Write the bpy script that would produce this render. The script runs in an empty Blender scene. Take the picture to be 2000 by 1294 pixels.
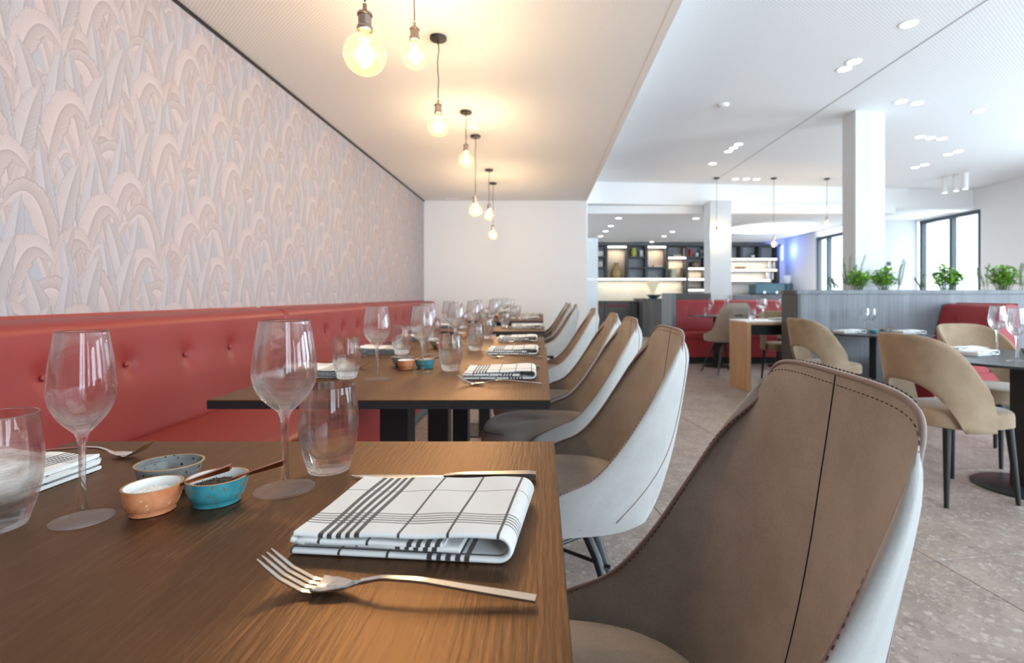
import bpy, bmesh, math, random
import numpy as np
from mathutils import Vector, Matrix
random.seed(7)
PI = math.pi
SC = bpy.context.scene
COL = SC.collection

# ------------------------------------------------------------------ camera, world, big lights, exposure
cd = bpy.data.cameras.new('camera'); cam = bpy.data.objects.new('camera', cd); COL.objects.link(cam)
cam.location = (0, 0, 1.03); cam.rotation_euler = (PI/2, 0, 0)
cd.sensor_width = 36; cd.lens = 18.36; cd.shift_x = -.029; cd.shift_y = -.035
cd.clip_start = .02; cd.clip_end = 100
cd.dof.use_dof = True; cd.dof.focus_distance = .72; cd.dof.aperture_fstop = 6.0
SC.camera = cam
SC.view_settings.view_transform = 'Standard'; SC.view_settings.look = 'None'
SC.view_settings.gamma = 1; SC.view_settings.use_curve_mapping = False
SC.view_settings.exposure = 0.12
SC.cycles.max_bounces = 28; SC.cycles.transparent_max_bounces = 40
SC.cycles.transmission_bounces = 28; SC.cycles.glossy_bounces = 6; SC.cycles.diffuse_bounces = 5
SC.cycles.sample_clamp_indirect = 6
w = bpy.data.worlds.new('sky'); SC.world = w; w.use_nodes = True
bg = w.node_tree.nodes['Background']; bg.inputs[0].default_value = (.80, .90, 1, 1); bg.inputs[1].default_value = 2.6

def area(name, loc, rot, sx, sy, power, color):
    l = bpy.data.lights.new(name, 'AREA'); l.shape = 'RECTANGLE'; l.size = sx; l.size_y = sy
    l.energy = power; l.color = color
    o = bpy.data.objects.new(name, l); o.location = loc; o.rotation_euler = rot; COL.objects.link(o)
    return o
COOL = (.74, .88, 1)
# daylight through the windows (each lamp fills one window opening, outside the pane)
for _x in (2.5, 5.9): area('daylight_rear_window', (_x, -2.78, 1.55), (PI/2, 0, 0), 1.9, 2.0, 210, COOL)
for _y, _e in ((-1.0, 340), (2.2, 320), (5.4, 190)): area('daylight_side_window', (8.12, _y, 1.55), (PI/2, 0, PI/2), 1.9, 2.3, _e, COOL)
area('daylight_far_side_window', (8.12, 10.1, 1.5), (PI/2, 0, PI/2), 1.45, 2.1, 40, COOL)
area('daylight_back_room_window', (7.02, 12.1, 1.3), (PI/2, 0, PI/2), 1.7, 2.2, 80, COOL)

# ------------------------------------------------------------------ materials
MATS = {}
def mat(name, color=(.5, .5, .5), rough=.5, metal=0, spec=.5, sheen=0, emit=None, es=0, coat=0, trans=0, ior=1.45, alpha=1):
    m = bpy.data.materials.new(name); m.use_nodes = True
    b = m.node_tree.nodes['Principled BSDF']
    b.inputs['Base Color'].default_value = (*color, 1); b.inputs['Roughness'].default_value = rough
    b.inputs['Metallic'].default_value = metal; b.inputs['Specular IOR Level'].default_value = spec
    b.inputs['Sheen Weight'].default_value = sheen; b.inputs['Coat Weight'].default_value = coat
    b.inputs['Transmission Weight'].default_value = trans; b.inputs['IOR'].default_value = ior
    if emit: b.inputs['Emission Color'].default_value = (*emit, 1); b.inputs['Emission Strength'].default_value = es
    MATS[name] = m
    return m
class N:
    """tiny node-graph helper"""
    def __init__(s, m): s.t = m.node_tree; s.b = s.t.nodes['Principled BSDF']
    def n(s, typ, **kw):
        x = s.t.nodes.new(typ)
        for k, v in kw.items(): setattr(x, k, v)
        return x
    def l(s, a, b): s.t.links.new(a, b)
    def val(s, sock, v):
        if isinstance(v, (int, float)): sock.default_value = v
        else: s.l(v, sock)
    def math(s, op, a, b=0, c=0):
        x = s.n('ShaderNodeMath', operation=op); s.val(x.inputs[0], a); s.val(x.inputs[1], b); s.val(x.inputs[2], c); return x.outputs[0]
    def mix(s, f, a, b):
        x = s.n('ShaderNodeMix', data_type='RGBA'); s.val(x.inputs[0], f)
        for i, v in ((6, a), (7, b)):
            if isinstance(v, tuple): x.inputs[i].default_value = (*v, 1)
            else: s.l(v, x.inputs[i])
        return x.outputs[2]
    def ramp(s, f, stops):
        x = s.n('ShaderNodeValToRGB'); s.l(f, x.inputs[0]); e = x.color_ramp.elements
        while len(e) < len(stops): e.new(.5)
        for i, (p, c) in enumerate(stops): e[i].position = p; e[i].color = (*c, 1)
        return x.outputs[0]
    def pos(s, scale=(1, 1, 1), world=True, rotz=0):
        if world: v = s.n('ShaderNodeNewGeometry').outputs['Position']
        else: v = s.n('ShaderNodeTexCoord').outputs['Object']
        mp = s.n('ShaderNodeMapping'); mp.inputs['Scale'].default_value = scale; mp.inputs['Rotation'].default_value = (0, 0, rotz)
        s.l(v, mp.inputs[0]); return mp.outputs[0]
    def noise(s, v, scale, detail=3, rough=.5):
        x = s.n('ShaderNodeTexNoise'); s.l(v, x.inputs['Vector']); x.inputs['Scale'].default_value = scale
        x.inputs['Detail'].default_value = detail; x.inputs['Roughness'].default_value = rough; return x.outputs['Fac']
    def bump(s, h, strength, dist=.01):
        x = s.n('ShaderNodeBump'); x.inputs['Strength'].default_value = strength; x.inputs['Distance'].default_value = dist
        s.l(h, x.inputs['Height']); s.l(x.outputs[0], s.b.inputs['Normal'])
    def color(s, c): s.l(c, s.b.inputs['Base Color'])

WHITE = mat('white_paint', (.80, .79, .78), .75)
def perforated(name, col, pitch, rot):
    m = mat(name, col, .85); g = N(m); v = g.pos(rotz=rot); sx = g.n('ShaderNodeSeparateXYZ'); g.l(v, sx.inputs[0])
    k = 2*PI/pitch
    a = g.math('SINE', g.math('MULTIPLY', sx.outputs[0], k)); b = g.math('SINE', g.math('MULTIPLY', sx.outputs[1], k))
    d = g.math('GREATER_THAN', g.math('MULTIPLY', a, b), .45)
    g.color(g.mix(g.math('MULTIPLY', d, .38), tuple(col), (.2, .2, .2))); return m
CEIL_LOW = perforated('perforated_plaster_low', (.86, .845, .83), .022, .0)
CEIL_HIGH = perforated('perforated_plaster_high', (.90, .90, .90), .03, .12)

def floor_mat():
    m = mat('terrazzo_tile', (.3, .26, .23), .42); g = N(m); p = g.pos()
    warp = g.n('ShaderNodeMixRGB', blend_type='ADD'); warp.inputs[0].default_value = .05; nz = g.n('ShaderNodeTexNoise'); nz.inputs['Scale'].default_value = 6
    g.l(p, nz.inputs['Vector']); g.l(p, warp.inputs[1]); g.l(nz.outputs['Color'], warp.inputs[2])
    c = None
    base = g.ramp(g.noise(p, 3.5, 6, .65), [(.3, (.20, .155, .13)), (.55, (.30, .238, .203)), (.75, (.38, .31, .27))])
    c = base
    for sc_, th, cols, amt in ((15, .68, [(0, (.17, .14, .125)), (.5, (.27, .225, .20)), (1, (.37, .31, .27))], .6),
                          (42, .62, [(0, (.15, .125, .11)), (.5, (.31, .255, .225)), (1, (.47, .41, .365))], .65),
                          (95, .55, [(0, (.17, .145, .13)), (.5, (.30, .25, .22)), (1, (.50, .44, .40))], .6)):
        vo = g.n('ShaderNodeTexVoronoi'); vo.inputs['Scale'].default_value = sc_; g.l(warp.outputs[0], vo.inputs['Vector'])
        sp = g.n('ShaderNodeSeparateColor'); g.l(vo.outputs['Color'], sp.inputs[0])
        inside = g.math('LESS_THAN', vo.outputs['Distance'], .52)
        mask = g.math('MULTIPLY', g.math('GREATER_THAN', sp.outputs[0], th), g.math('MULTIPLY', inside, amt))
        c = g.mix(mask, c, g.ramp(sp.outputs[1], cols))
    g.color(c); g.bump(g.noise(p, 60, 4), .08, .002); return m
FLOOR = floor_mat()
GROUT = mat('grout', (.42, .38, .35), .9)

def wood(name, c0, c1, c2, rough, gx=90, gy=5, axis='Y', bump=.25, spec=.5, pores=True):
    m = mat(name, c1, rough, spec=spec); g = N(m)
    sc_ = {'Y': (gx, gy, gx), 'X': (gy, gx, gx), 'Z': (gx, gx, gy)}[axis]
    p = g.pos(sc_, world=False)
    f = g.noise(p, 1, 5, .6); big = g.noise(g.pos(tuple(q*.12 for q in sc_), world=False), 1, 2)
    c = g.ramp(g.math('ADD', g.math('MULTIPLY', f, .6), g.math('MULTIPLY', big, .4)), [(.35, c0), (.5, c1), (.65, c2)])
    if pores:
        pp = g.noise(g.pos(tuple(q*2.6 for q in sc_), world=False), 1, 1)
        pm = g.math('GREATER_THAN', pp, .64)
        c = g.mix(g.math('MULTIPLY', pm, .55), c, tuple(x*1.9+.015 for x in c1)); f = g.math('SUBTRACT', f, g.math('MULTIPLY', pm, .8))
    g.color(c); g.bump(f, bump, .0016); return m
OAK = wood('dark_oak_top', (.018, .010, .006), (.029, .0155, .009), (.048, .027, .0155), .45, gx=150, gy=9, spec=.12, bump=.5)
def lustre(m, amount, tint, rough):          # honey toned lacquer: a second, tinted gloss over the stain
    t = m.node_tree; out = t.nodes['Material Output']; mx = t.nodes.new('ShaderNodeMixShader'); mx.inputs[0].default_value = amount
    gl = t.nodes.new('ShaderNodeBsdfGlossy'); gl.inputs['Color'].default_value = (*tint, 1); gl.inputs['Roughness'].default_value = rough
    src = out.inputs[0].links[0].from_socket; t.links.new(src, mx.inputs[1]); t.links.new(gl.outputs[0], mx.inputs[2]); t.links.new(mx.outputs[0], out.inputs[0])
    b = t.nodes['Principled BSDF']
    if b.inputs['Normal'].is_linked: t.links.new(b.inputs['Normal'].links[0].from_socket, gl.inputs['Normal'])
lustre(OAK, .10, (1, .54, .24), .38)
EDGE = mat('dark_table_edge', (.016, .014, .015), .45)
GREYWOOD = wood('grey_stained_veneer', (.11, .115, .125), (.145, .152, .165), (.19, .20, .21), .5, gx=60, gy=1.5, axis='Z', bump=.1, pores=False)
DARKWOOD = wood('dark_stained_veneer', (.045, .04, .038), (.065, .058, .055), (.09, .08, .075), .5, gx=60, gy=1.5, axis='Z', bump=.1, pores=False)
SHELFWOOD = mat('shelf_dark_grey', (.055, .058, .062), .55)
LIGHTOAK = wood('honey_oak', (.36, .19, .085), (.44, .25, .12), (.52, .32, .17), .5, gx=40, gy=2, axis='Z', bump=.1, pores=False)
BLACK = mat('black_powder_coat', (.010, .010, .011), .4)
BLACKTOP = mat('black_table_top', (.035, .037, .042), .35)
DARKLEG = mat('black_stained_leg', (.008, .007, .007), .4)

def fabric(name, c0, c1, sheen, rough=.9, sc_=260):
    m = mat(name, c1, rough, spec=.2, sheen=sheen); g = N(m); p = g.pos(world=False)
    m.node_tree.nodes['Principled BSDF'].inputs['Sheen Roughness'].default_value = .35
    f = g.math('ADD', g.math('MULTIPLY', g.noise(p, 9, 4, .6), .7), g.math('MULTIPLY', g.noise(p, sc_, 2), .3))
    g.color(g.ramp(f, [(.3, c0), (.62, c1)])); g.bump(g.noise(p, sc_*2, 2), .15, .001); return m
VELVET = fabric('taupe_velvet', (.255, .215, .18), (.355, .305, .26), .35)
VELVET_LIT = fabric('daylit_taupe_velvet', (.30, .285, .27), (.365, .35, .33), .35)  # same taupe velvet, daylight on the outer shells put into a paler tone
VELVET_TAN = fabric('tan_velvet', (.22, .155, .10), (.31, .225, .15), .25)
PIPING = mat('brown_piping', (.22, .15, .125), .8, sheen=.3)
THREAD = mat('dark_thread', (.03, .02, .02), .8)
def leather(name, c):
    m = mat(name, c, .42, spec=.45); g = N(m); g.bump(g.noise(g.pos(world=False), 320, 3), .07, .001); return m
RED = leather('red_leather', (.225, .028, .025))
RED2 = leather('deep_red_leather', (.27, .024, .028))
STEEL = mat('polished_steel', (.78, .76, .74), .16, 1)
STEEL_D = mat('satin_steel', (.42, .40, .40), .3, 1)
COPPER = mat('copper', (.50, .20, .09), .22, 1)
BRASS = mat('aged_nickel', (.45, .36, .30), .25, 1)
CABLE = mat('black_cable', (.02, .014, .01), .6)
CANOPY = mat('black_canopy', (.012, .011, .011), .45)
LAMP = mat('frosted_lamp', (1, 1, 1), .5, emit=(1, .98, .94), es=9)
LED = mat('warm_led', (1, 1, 1), .5, emit=(1, .90, .70), es=2.2)
DISC = mat('luminaire_diffuser', (1, 1, 1), .5, emit=(.97, .99, 1), es=9)
BLUELED = mat('blue_led', (.1, .2, 1), .5, emit=(.10, .2, 1), es=30)
BLUEGREY = mat('blue_grey_lacquer', (.035, .09, .12), .35)
SALT = mat('coarse_salt', (.85, .83, .80), .7)
PEPPER = mat('cracked_pepper', (.05, .035, .025), .8)

def glassmat(name, clear=.4, tint=(1, 1, 1)):
    m = bpy.data.materials.new(name); m.use_nodes = True; t = m.node_tree; t.nodes.clear()
    out = t.nodes.new('ShaderNodeOutputMaterial'); mx = t.nodes.new('ShaderNodeMixShader'); mx.inputs[0].default_value = clear
    g = t.nodes.new('ShaderNodeBsdfGlass'); g.inputs['IOR'].default_value = 1.42; g.inputs['Roughness'].default_value = 0; g.inputs['Color'].default_value = (*tint, 1)
    tr = t.nodes.new('ShaderNodeBsdfTransparent'); tr.inputs[0].default_value = (*tint, 1)
    t.links.new(g.outputs[0], mx.inputs[1]); t.links.new(tr.outputs[0], mx.inputs[2]); t.links.new(mx.outputs[0], out.inputs[0])
    return m
GLASS_FOOT = glassmat('clear_glass_foot', .76, (.97, .975, .975))
GLASS = glassmat('clear_glass', .52, (.985, .99, .99))
def thinglass(name, tint, refl):
    m = bpy.data.materials.new(name); m.use_nodes = True; t = m.node_tree; t.nodes.clear()
    out = t.nodes.new('ShaderNodeOutputMaterial'); mx = t.nodes.new('ShaderNodeMixShader')
    lw = t.nodes.new('ShaderNodeLayerWeight'); lw.inputs[0].default_value = .5
    pw = t.nodes.new('ShaderNodeMath'); pw.operation = 'POWER'; pw.inputs[1].default_value = 4; t.links.new(lw.outputs['Facing'], pw.inputs[0])
    ml = t.nodes.new('ShaderNodeMath'); ml.operation = 'MULTIPLY_ADD'; ml.inputs[1].default_value = refl; ml.inputs[2].default_value = .04; t.links.new(pw.outputs[0], ml.inputs[0])
    g = t.nodes.new('ShaderNodeBsdfGlossy'); g.inputs['Roughness'].default_value = .02
    tr = t.nodes.new('ShaderNodeBsdfTransparent'); tr.inputs[0].default_value = (*tint, 1)
    t.links.new(ml.outputs[0], mx.inputs[0]); t.links.new(tr.outputs[0], mx.inputs[1]); t.links.new(g.outputs[0], mx.inputs[2]); t.links.new(mx.outputs[0], out.inputs[0])
    return m
BULBGLASS = thinglass('amber_bulb_glass', (1, .93, .78), .35)
def _glow(m, amount):          # the amber coating scatters a little of the filament's light
    t = m.node_tree; out = t.nodes['Material Output']; mx = t.nodes.new('ShaderNodeMixShader'); mx.inputs[0].default_value = amount
    tl = t.nodes.new('ShaderNodeBsdfTranslucent'); tl.inputs[0].default_value = (1, .87, .62, 1)
    src = out.inputs[0].links[0].from_socket; t.links.new(src, mx.inputs[1]); t.links.new(tl.outputs[0], mx.inputs[2]); t.links.new(mx.outputs[0], out.inputs[0])
_glow(BULBGLASS, .014)
PANE = thinglass('window_glass', (.97, .99, 1), .25)
SOFT = mat('pale_grey_paint', (.60, .61, .62), .8)
FROST = mat('frosted_screen', (.80, .84, .85), .6, alpha=1)
FROST.node_tree.nodes['Principled BSDF'].inputs['Alpha'].default_value = .72
FIL = mat('glowing_filament', (1, .8, .5), .5, emit=(1, .74, .36), es=55)

def glaze(name, c0, c1, spot, rough=.18):
    m = mat(name, c0, rough, coat=.3); g = N(m); p = g.pos(world=False)
    c = g.ramp(g.noise(p, 38, 4, .65), [(.35, c0), (.65, c1)])
    vo = g.n('ShaderNodeTexVoronoi'); vo.inputs['Scale'].default_value = 210; g.l(p, vo.inputs['Vector'])
    sp = g.n('ShaderNodeSeparateColor'); g.l(vo.outputs['Color'], sp.inputs[0])
    mk = g.math('MULTIPLY', g.math('GREATER_THAN', sp.outputs[0], .80), g.math('LESS_THAN', vo.outputs['Distance'], .36))
    g.color(g.mix(mk, c, spot)); return m
GL_OR = glaze('terracotta_glaze', (.50, .14, .055), (.62, .25, .12), (.68, .36, .22))
GL_BL = glaze('turquoise_glaze', (.02, .15, .19), (.05, .26, .30), (.16, .13, .06))
GL_GR = glaze('speckled_grey_glaze', (.17, .17, .16), (.25, .26, .25), (.04, .035, .03))
GL_WH = mat('cream_glaze', (.80, .78, .74), .2, coat=.3)
RIMBROWN = mat('bare_clay_rim', (.36, .21, .11), .5)

# ---- generated prints (drawn here, nothing is loaded)
def image(name, arr):
    h, w_ = arr.shape[:2]; im = bpy.data.images.new(name, w_, h)
    full = np.ones((h, w_, 4), np.float32); full[..., :3] = arr
    im.pixels.foreach_set(full.ravel()); im.update(); im.pack(); return im
def printed(name, arr, rough, sheen=0):
    m = mat(name, (1, 1, 1), rough, sheen=sheen, spec=.25); g = N(m)
    t = g.n('ShaderNodeTexImage'); t.image = image(name, arr); uv = g.n('ShaderNodeUVMap')
    g.l(uv.outputs[0], t.inputs[0]); g.color(t.outputs[0]); return m, g, t

def wallpaper_print():
    W, H = 512, 1536; rng = np.random.RandomState(5)
    img = np.empty((H, W, 3)); img[:] = (.785, .782, .797)
    yy = np.arange(H)[:, None]; img *= (1 + .012*np.sin(yy*1.7))[..., None]
    px = 1/.001016  # pixels per metre
    def leaf(p0, p1, p2, wid, base, droop=1.0, ribs=30, rag=.065):
        t = np.linspace(0, 1, 1500)[:, None]; s = np.linspace(-1, 1, 261)[None, :]
        a, b, c = map(np.array, (p0, p1, p2))
        P = (1-t)**2*a + 2*t*(1-t)*b + t**2*c; D = 2*(1-t)*(b-a) + 2*t*(c-b); D /= np.linalg.norm(D, axis=1, keepdims=True)
        nx, ny = -D[:, 1:2], D[:, 0:1]
        ph = rng.rand()*6; tt = t[:, 0:1]
        prof = np.clip(np.sin(PI*np.clip(tt, 0, 1)**.75), 0, 1)**.65*np.minimum(1, (1.02-tt)*6)
        wob = 1 + rag*np.sin(tt*ribs*.9+ph)*(.6+.4*np.sin(tt*13+ph*2)) + rag*.5*np.sin(tt*ribs*2.3+ph)
        ww = wid*prof*wob
        X = P[:, 0:1] + nx*s*ww + D[:, 0:1]*np.abs(s)*ww*.45; Y = P[:, 1:2] + ny*s*ww + D[:, 1:2]*np.abs(s)*ww*.45
        rib = np.sin((tt*ribs - np.abs(s)*2.2)*PI*1.6 + ph)
        shade = .985 + .011*rib*np.abs(s)**.7 - .035*(s > 0)*(1-np.abs(s)) + .02*(1-np.abs(s))*(s <= 0)
        edge = np.clip((np.abs(s)-.90)/.10, 0, 1); mid = np.exp(-(s/.045)**2)
        shade = shade - .085*edge*(.45+.55*(s > 0)) + .03*mid - .03*np.exp(-((s-.10)/.05)**2)
        grain = 1 + .012*rng.randn(*shade.shape)
        colr = np.array(base)[None, None, :]*(shade*grain)[..., None]
        ix = np.round(X*px).astype(int) % W; iy = np.round(Y*px).astype(int); ok = (iy >= 0) & (iy < H) & (ww > .0015)
        img[iy[ok], ix[ok]] = colr[ok]
    A = (.83, .798, .793); B = (.818, .795, .796); C_ = (.812, .796, .803); Dk = (.825, .79, .783); D_ = (.80, .798, .81)
    plants = [(.065+.13*k + rng.uniform(-.03, .03), 1.52 - .40*r - .40*((k*5) % 4)/4 + rng.uniform(-.04, .04), k+r) for r in range(5) for k in range(4)]
    for x, z, n in sorted(plants, key=lambda q: -q[1]):
        fl = 1 if n % 2 else -1; h = rng.uniform(.9, 1.12)
        for q in range(3):
            xx = x + rng.uniform(-.02, .02); leaf((xx, z-.40), (xx+rng.uniform(-.03, .03), z-.15), (x+rng.uniform(-.05, .05), z+.12), .010, D_, ribs=4, rag=.02)
        leaf((x, z-.08), (x+.03*fl, z+.20*h), (x+.11*fl, z+.36*h), .048, B, ribs=32)
        leaf((x, z-.06), (x-.02*fl, z+.18*h), (x-.06*fl, z+.40*h), .040, C_, ribs=28, rag=.05)
        leaf((x+.01*fl, z-.10), (x-.05*fl, z+.36*h), (x-.190*fl, z+.14*h), .050, A, ribs=36, rag=.08)
        leaf((x, z-.18), (x+.05*fl, z+.20*h), (x+.165*fl, z+.03*h), .044, Dk, ribs=32, rag=.08)
        leaf((x, z-.20), (x-.05*fl, z+.10*h), (x-.115*fl, z+.02*h), .018, A, ribs=14, rag=.03)
        leaf((x, z-.22), (x+.04*fl, z+.06*h), (x+.085*fl, z+.13*h), .026, Dk, ribs=22, rag=.05)
    k = sum(np.roll(np.roll(img, a, 0), b, 1) for a in (-2, -1, 0, 1, 2) for b in (-2, -1, 0, 1, 2))/25
    mean = k.mean((0, 1)); img = mean + (k-mean)*.95 + (img-k)*.35
    return (np.clip(img, 0, 1)**2.2).astype(np.float32)
WALLPAPER, _g, _t = printed('leaf_wallpaper', wallpaper_print(), .8)
_sc = _g.n('ShaderNodeTexCoord')
def napkin_print():
    H, W = 768, 1536; img = np.ones((H, W, 3), np.float32)*np.array((.86, .85, .84)); rng = np.random.RandomState(2)
    dark = np.array((.21, .18, .165))
    wv = 1 + .25*rng.rand(H, W)[..., None]
    def vline(u, wd): a, b = int((u-wd/2)*W), int((u+wd/2)*W); img[:, a:b] = (dark*wv)[:, a:b]
    def hline(v, wd): a, b = int((v-wd/2)*H), int((v+wd/2)*H); img[a:b, :] = (dark*wv)[a:b, :]
    for r in range(4):
        u0 = r*.25
        for k in range(5): vline(u0 + .165 + k*.0095, .0050)
        for k in range(3): vline(u0 + .022 + k*.05, .0026)
    for k in range(5): hline(.42 + k*.024, .0080)
    for v in (.80, .20, .06): hline(v, .0062)
    return img.astype(np.float32)
NAPKIN, _g2, _t2 = printed('checked_linen', napkin_print(), .9, .3)
_g2.bump(_g2.noise(_g2.pos(world=False), 700, 2), .2, .0006)

# ------------------------------------------------------------------ mesh helpers
def box(bm, x0, x1, y0, y1, z0, z1, bevel=0, seg=1):
    vs = [bm.verts.new((x, y, z)) for x in (x0, x1) for y in (y0, y1) for z in (z0, z1)]
    q = lambda a, b, c, d: bm.faces.new((vs[a], vs[b], vs[c], vs[d]))
    fs = [q(0, 1, 3, 2), q(4, 6, 7, 5), q(0, 4, 5, 1), q(2, 3, 7, 6), q(0, 2, 6, 4), q(1, 5, 7, 3)]
    if bevel > 0:
        ed = list({e for f in fs for e in f.edges})
        bmesh.ops.bevel(bm, geom=ed, offset=bevel, segments=seg, profile=.5, affect='EDGES')
def grid(bm, rows, wrap_u=False, flip=False, uv=None):
    vr = [[bm.verts.new(p) for p in r] for r in rows]; nu = len(rows[0])
    lay = bm.loops.layers.uv.verify() if uv is not None else None
    for i in range(len(rows)-1):
        for j in range(nu if wrap_u else nu-1):
            k = (j+1) % nu; idx = [(i, j), (i, k), (i+1, k), (i+1, j)]
            if flip: idx.reverse()
            f = bm.faces.new([vr[a][b] for a, b in idx])
            if lay is not None:
                for lp, (a, b) in zip(f.loops, idx): lp[lay].uv = uv[a][b]
    return vr
def lathe(bm, prof, seg=32, cx=0, cy=0):
    rows = []; ends = []
    for r, z in prof:
        if r < 1e-6: rows.append(None); ends.append((0, z))
        else: rows.append([(cx + r*math.cos(2*PI*k/seg), cy + r*math.sin(2*PI*k/seg), z) for k in range(seg)])
    vr = [bm.verts.new((cx, cy, prof[i][1])) if r is None else [bm.verts.new(p) for p in r] for i, r in enumerate(rows)]
    for a, b in zip(vr, vr[1:]):
        for k in range(seg):
            n = (k+1) % seg
            if isinstance(a, list) and isinstance(b, list): bm.faces.new((a[k], a[n], b[n], b[k]))
            elif isinstance(a, list): bm.faces.new((a[k], a[n], b))
            elif isinstance(b, list): bm.faces.new((a, b[n], b[k]))
def tube(bm, pts, rad, seg=10, caps=True, sx=1, sy=1):
    pts = [Vector(p) for p in pts]; n = len(pts); rad = rad if isinstance(rad, (list, tuple)) else [rad]*n
    rows = []; up = None
    for i, p in enumerate(pts):
        d = (pts[min(i+1, n-1)] - pts[max(i-1, 0)]).normalized()
        if up is None: up = Vector((0, 0, 1)) if abs(d.z) < .9 else Vector((1, 0, 0))
        a = d.cross(up).normalized(); b = a.cross(d).normalized(); up = b
        rows.append([tuple(p + a*rad[i]*sx*math.cos(2*PI*k/seg) + b*rad[i]*sy*math.sin(2*PI*k/seg)) for k in range(seg)])
    vr = grid(bm, rows, wrap_u=True)
    if caps:
        bm.faces.new(list(reversed(vr[0]))); bm.faces.new(vr[-1])
def tag(o, label=None, cat=None, group=None, kind=None):
    for k, v in (('label', label), ('category', cat), ('group', group), ('kind', kind)):
        if v: o[k] = v
    return o
def obj(name, bm, m, parent=None, smooth=0, label=None, cat=None, group=None, kind=None, loc=None, rotz=0):
    if m is not GLASS and m is not GLASS_FOOT: bmesh.ops.recalc_face_normals(bm, faces=bm.faces)   # the glasses are wound outwards already
    me = bpy.data.meshes.new(name); bm.to_mesh(me); bm.free()
    for mm in (m if isinstance(m, list) else [m]): me.materials.append(mm)
    if smooth:
        me.polygons.foreach_set('use_smooth', [True]*len(me.polygons))
        if smooth < 180:
            me.set_sharp_from_angle(angle=math.radians(smooth))
    o = bpy.data.objects.new(name, me); COL.objects.link(o)
    if parent: o.parent = parent
    if loc: o.location = loc
    o.rotation_euler[2] = rotz
    return tag(o, label, cat, group, kind)
def thing(name, label, cat, loc=(0, 0, 0), rotz=0, group=None):
    o = bpy.data.objects.new(name, None); COL.objects.link(o); o.location = loc; o.rotation_euler[2] = rotz
    o.empty_display_size = .05
    return tag(o, label, cat, group)
def bx(name, dims, m, parent=None, bevel=0, **kw):
    bm = bmesh.new(); box(bm, *dims, bevel=bevel); return obj(name, bm, m, parent, **kw)
KIDS = {}
def dup(root, loc, rotz=0, label=None, scale=None):
    def cp(o, par):
        c = o.copy(); COL.objects.link(c); c.parent = par
        for ch in o.children: cp(ch, c)
        return c
    r = cp(root, None); r.location = loc; r.rotation_euler = (0, 0, rotz)
    if label: r['label'] = label
    if scale: r.scale = scale if isinstance(scale, tuple) else (scale,)*3
    return r
class Proto:
    """first use moves the prototype itself, later uses copy it with its parts"""
    def __init__(s, maker): s.maker = maker; s.root = None; s.used = False
    def __call__(s, loc, rotz=0, label=None, scale=(1, 1, 1)):
        if s.root is None: s.root = s.maker()
        if loc[2] > .1 and loc[2] < 2: loc = (loc[0], loc[1], loc[2] + .0005)
        if not isinstance(scale, tuple): scale = (scale,)*3
        if not s.used:
            s.used = True; r = s.root; r.location = loc; r.rotation_euler = (0, 0, rotz); r.scale = scale
            if label: r['label'] = label
            return r
        return dup(s.root, loc, rotz, label, scale)
def interp(knots, vals, v):
    vals = np.array(vals, float); knots = np.array(knots, float); out = []
    m = np.gradient(vals, knots, axis=0)
    for x in np.atleast_1d(v):
        i = min(max(np.searchsorted(knots, x)-1, 0), len(knots)-2); h = knots[i+1]-knots[i]; t = (x-knots[i])/h
        out.append((2*t**3-3*t**2+1)*vals[i] + (t**3-2*t**2+t)*h*m[i] + (-2*t**3+3*t**2)*vals[i+1] + (t**3-t**2)*h*m[i+1])
    return np.array(out)
ORD = ['first', 'second', 'third', 'fourth', 'fifth', 'sixth', 'seventh', 'eighth', 'ninth', 'tenth']

# ------------------------------------------------------------------ the shell of the room
ZL, ZH, ZB = 2.465, 2.97, 2.486            # low ceiling over the banquette, main ceiling, back-room ceiling
XW = -1.78
bm = bmesh.new(); box(bm, -1.9, 8.3, -3.1, 15, -.25, -.012); floor = obj('floor', bm, GROUT, kind='structure')
T = .90; ang = math.radians(8); bm = bmesh.new(); box(bm, 0, T-.004, 0, T-.004, -.012, 0, bevel=.0012)
tile_me = None
for i in range(-4, 13):
    for j in range(-4, 17):
        cx, cy = (i+.5)*T, (j+.5)*T
        x, y = cx*math.cos(ang)-cy*math.sin(ang), cx*math.sin(ang)+cy*math.cos(ang)
        if not (-2.2 < x < 8.4 and -.6 < y < 15): continue
        if tile_me is None:
            t = obj('floor_tile', bm, FLOOR, floor); tile_me = t.data
        else:
            t = bpy.data.objects.new('floor_tile', tile_me); COL.objects.link(t); t.parent = floor
        ox, oy = i*T, j*T
        t.location = (ox*math.cos(ang)-oy*math.sin(ang), ox*math.sin(ang)+oy*math.cos(ang), 0); t.rotation_euler[2] = ang
# wallpapered wall (its print repeats every .52 m)
bm = bmesh.new(); lay = bm.loops.layers.uv.verify()
box(bm, XW-.12, XW, -3, 8.0, 0, ZL+.1)
for f in bm.faces:
    for lp in f.loops: lp[lay].uv = (-lp.vert.co.y/.52, (lp.vert.co.z-.90)/1.56)
obj('wall_left', bm, WALLPAPER, kind='structure')
bx('gap_shade_strip', (XW-.001, XW+.012, -3, 7.9, ZL-.016, ZL+.0), BLACK, kind='structure')  # black strip stands in for the shade of the wall-top gap
bx('wall_alcove_end', (XW-.1, .68, 7.9, 8.05, 0, ZL+.1), mat('soft_white_paint', (.70, .685, .68), .8), kind='structure')
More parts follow.
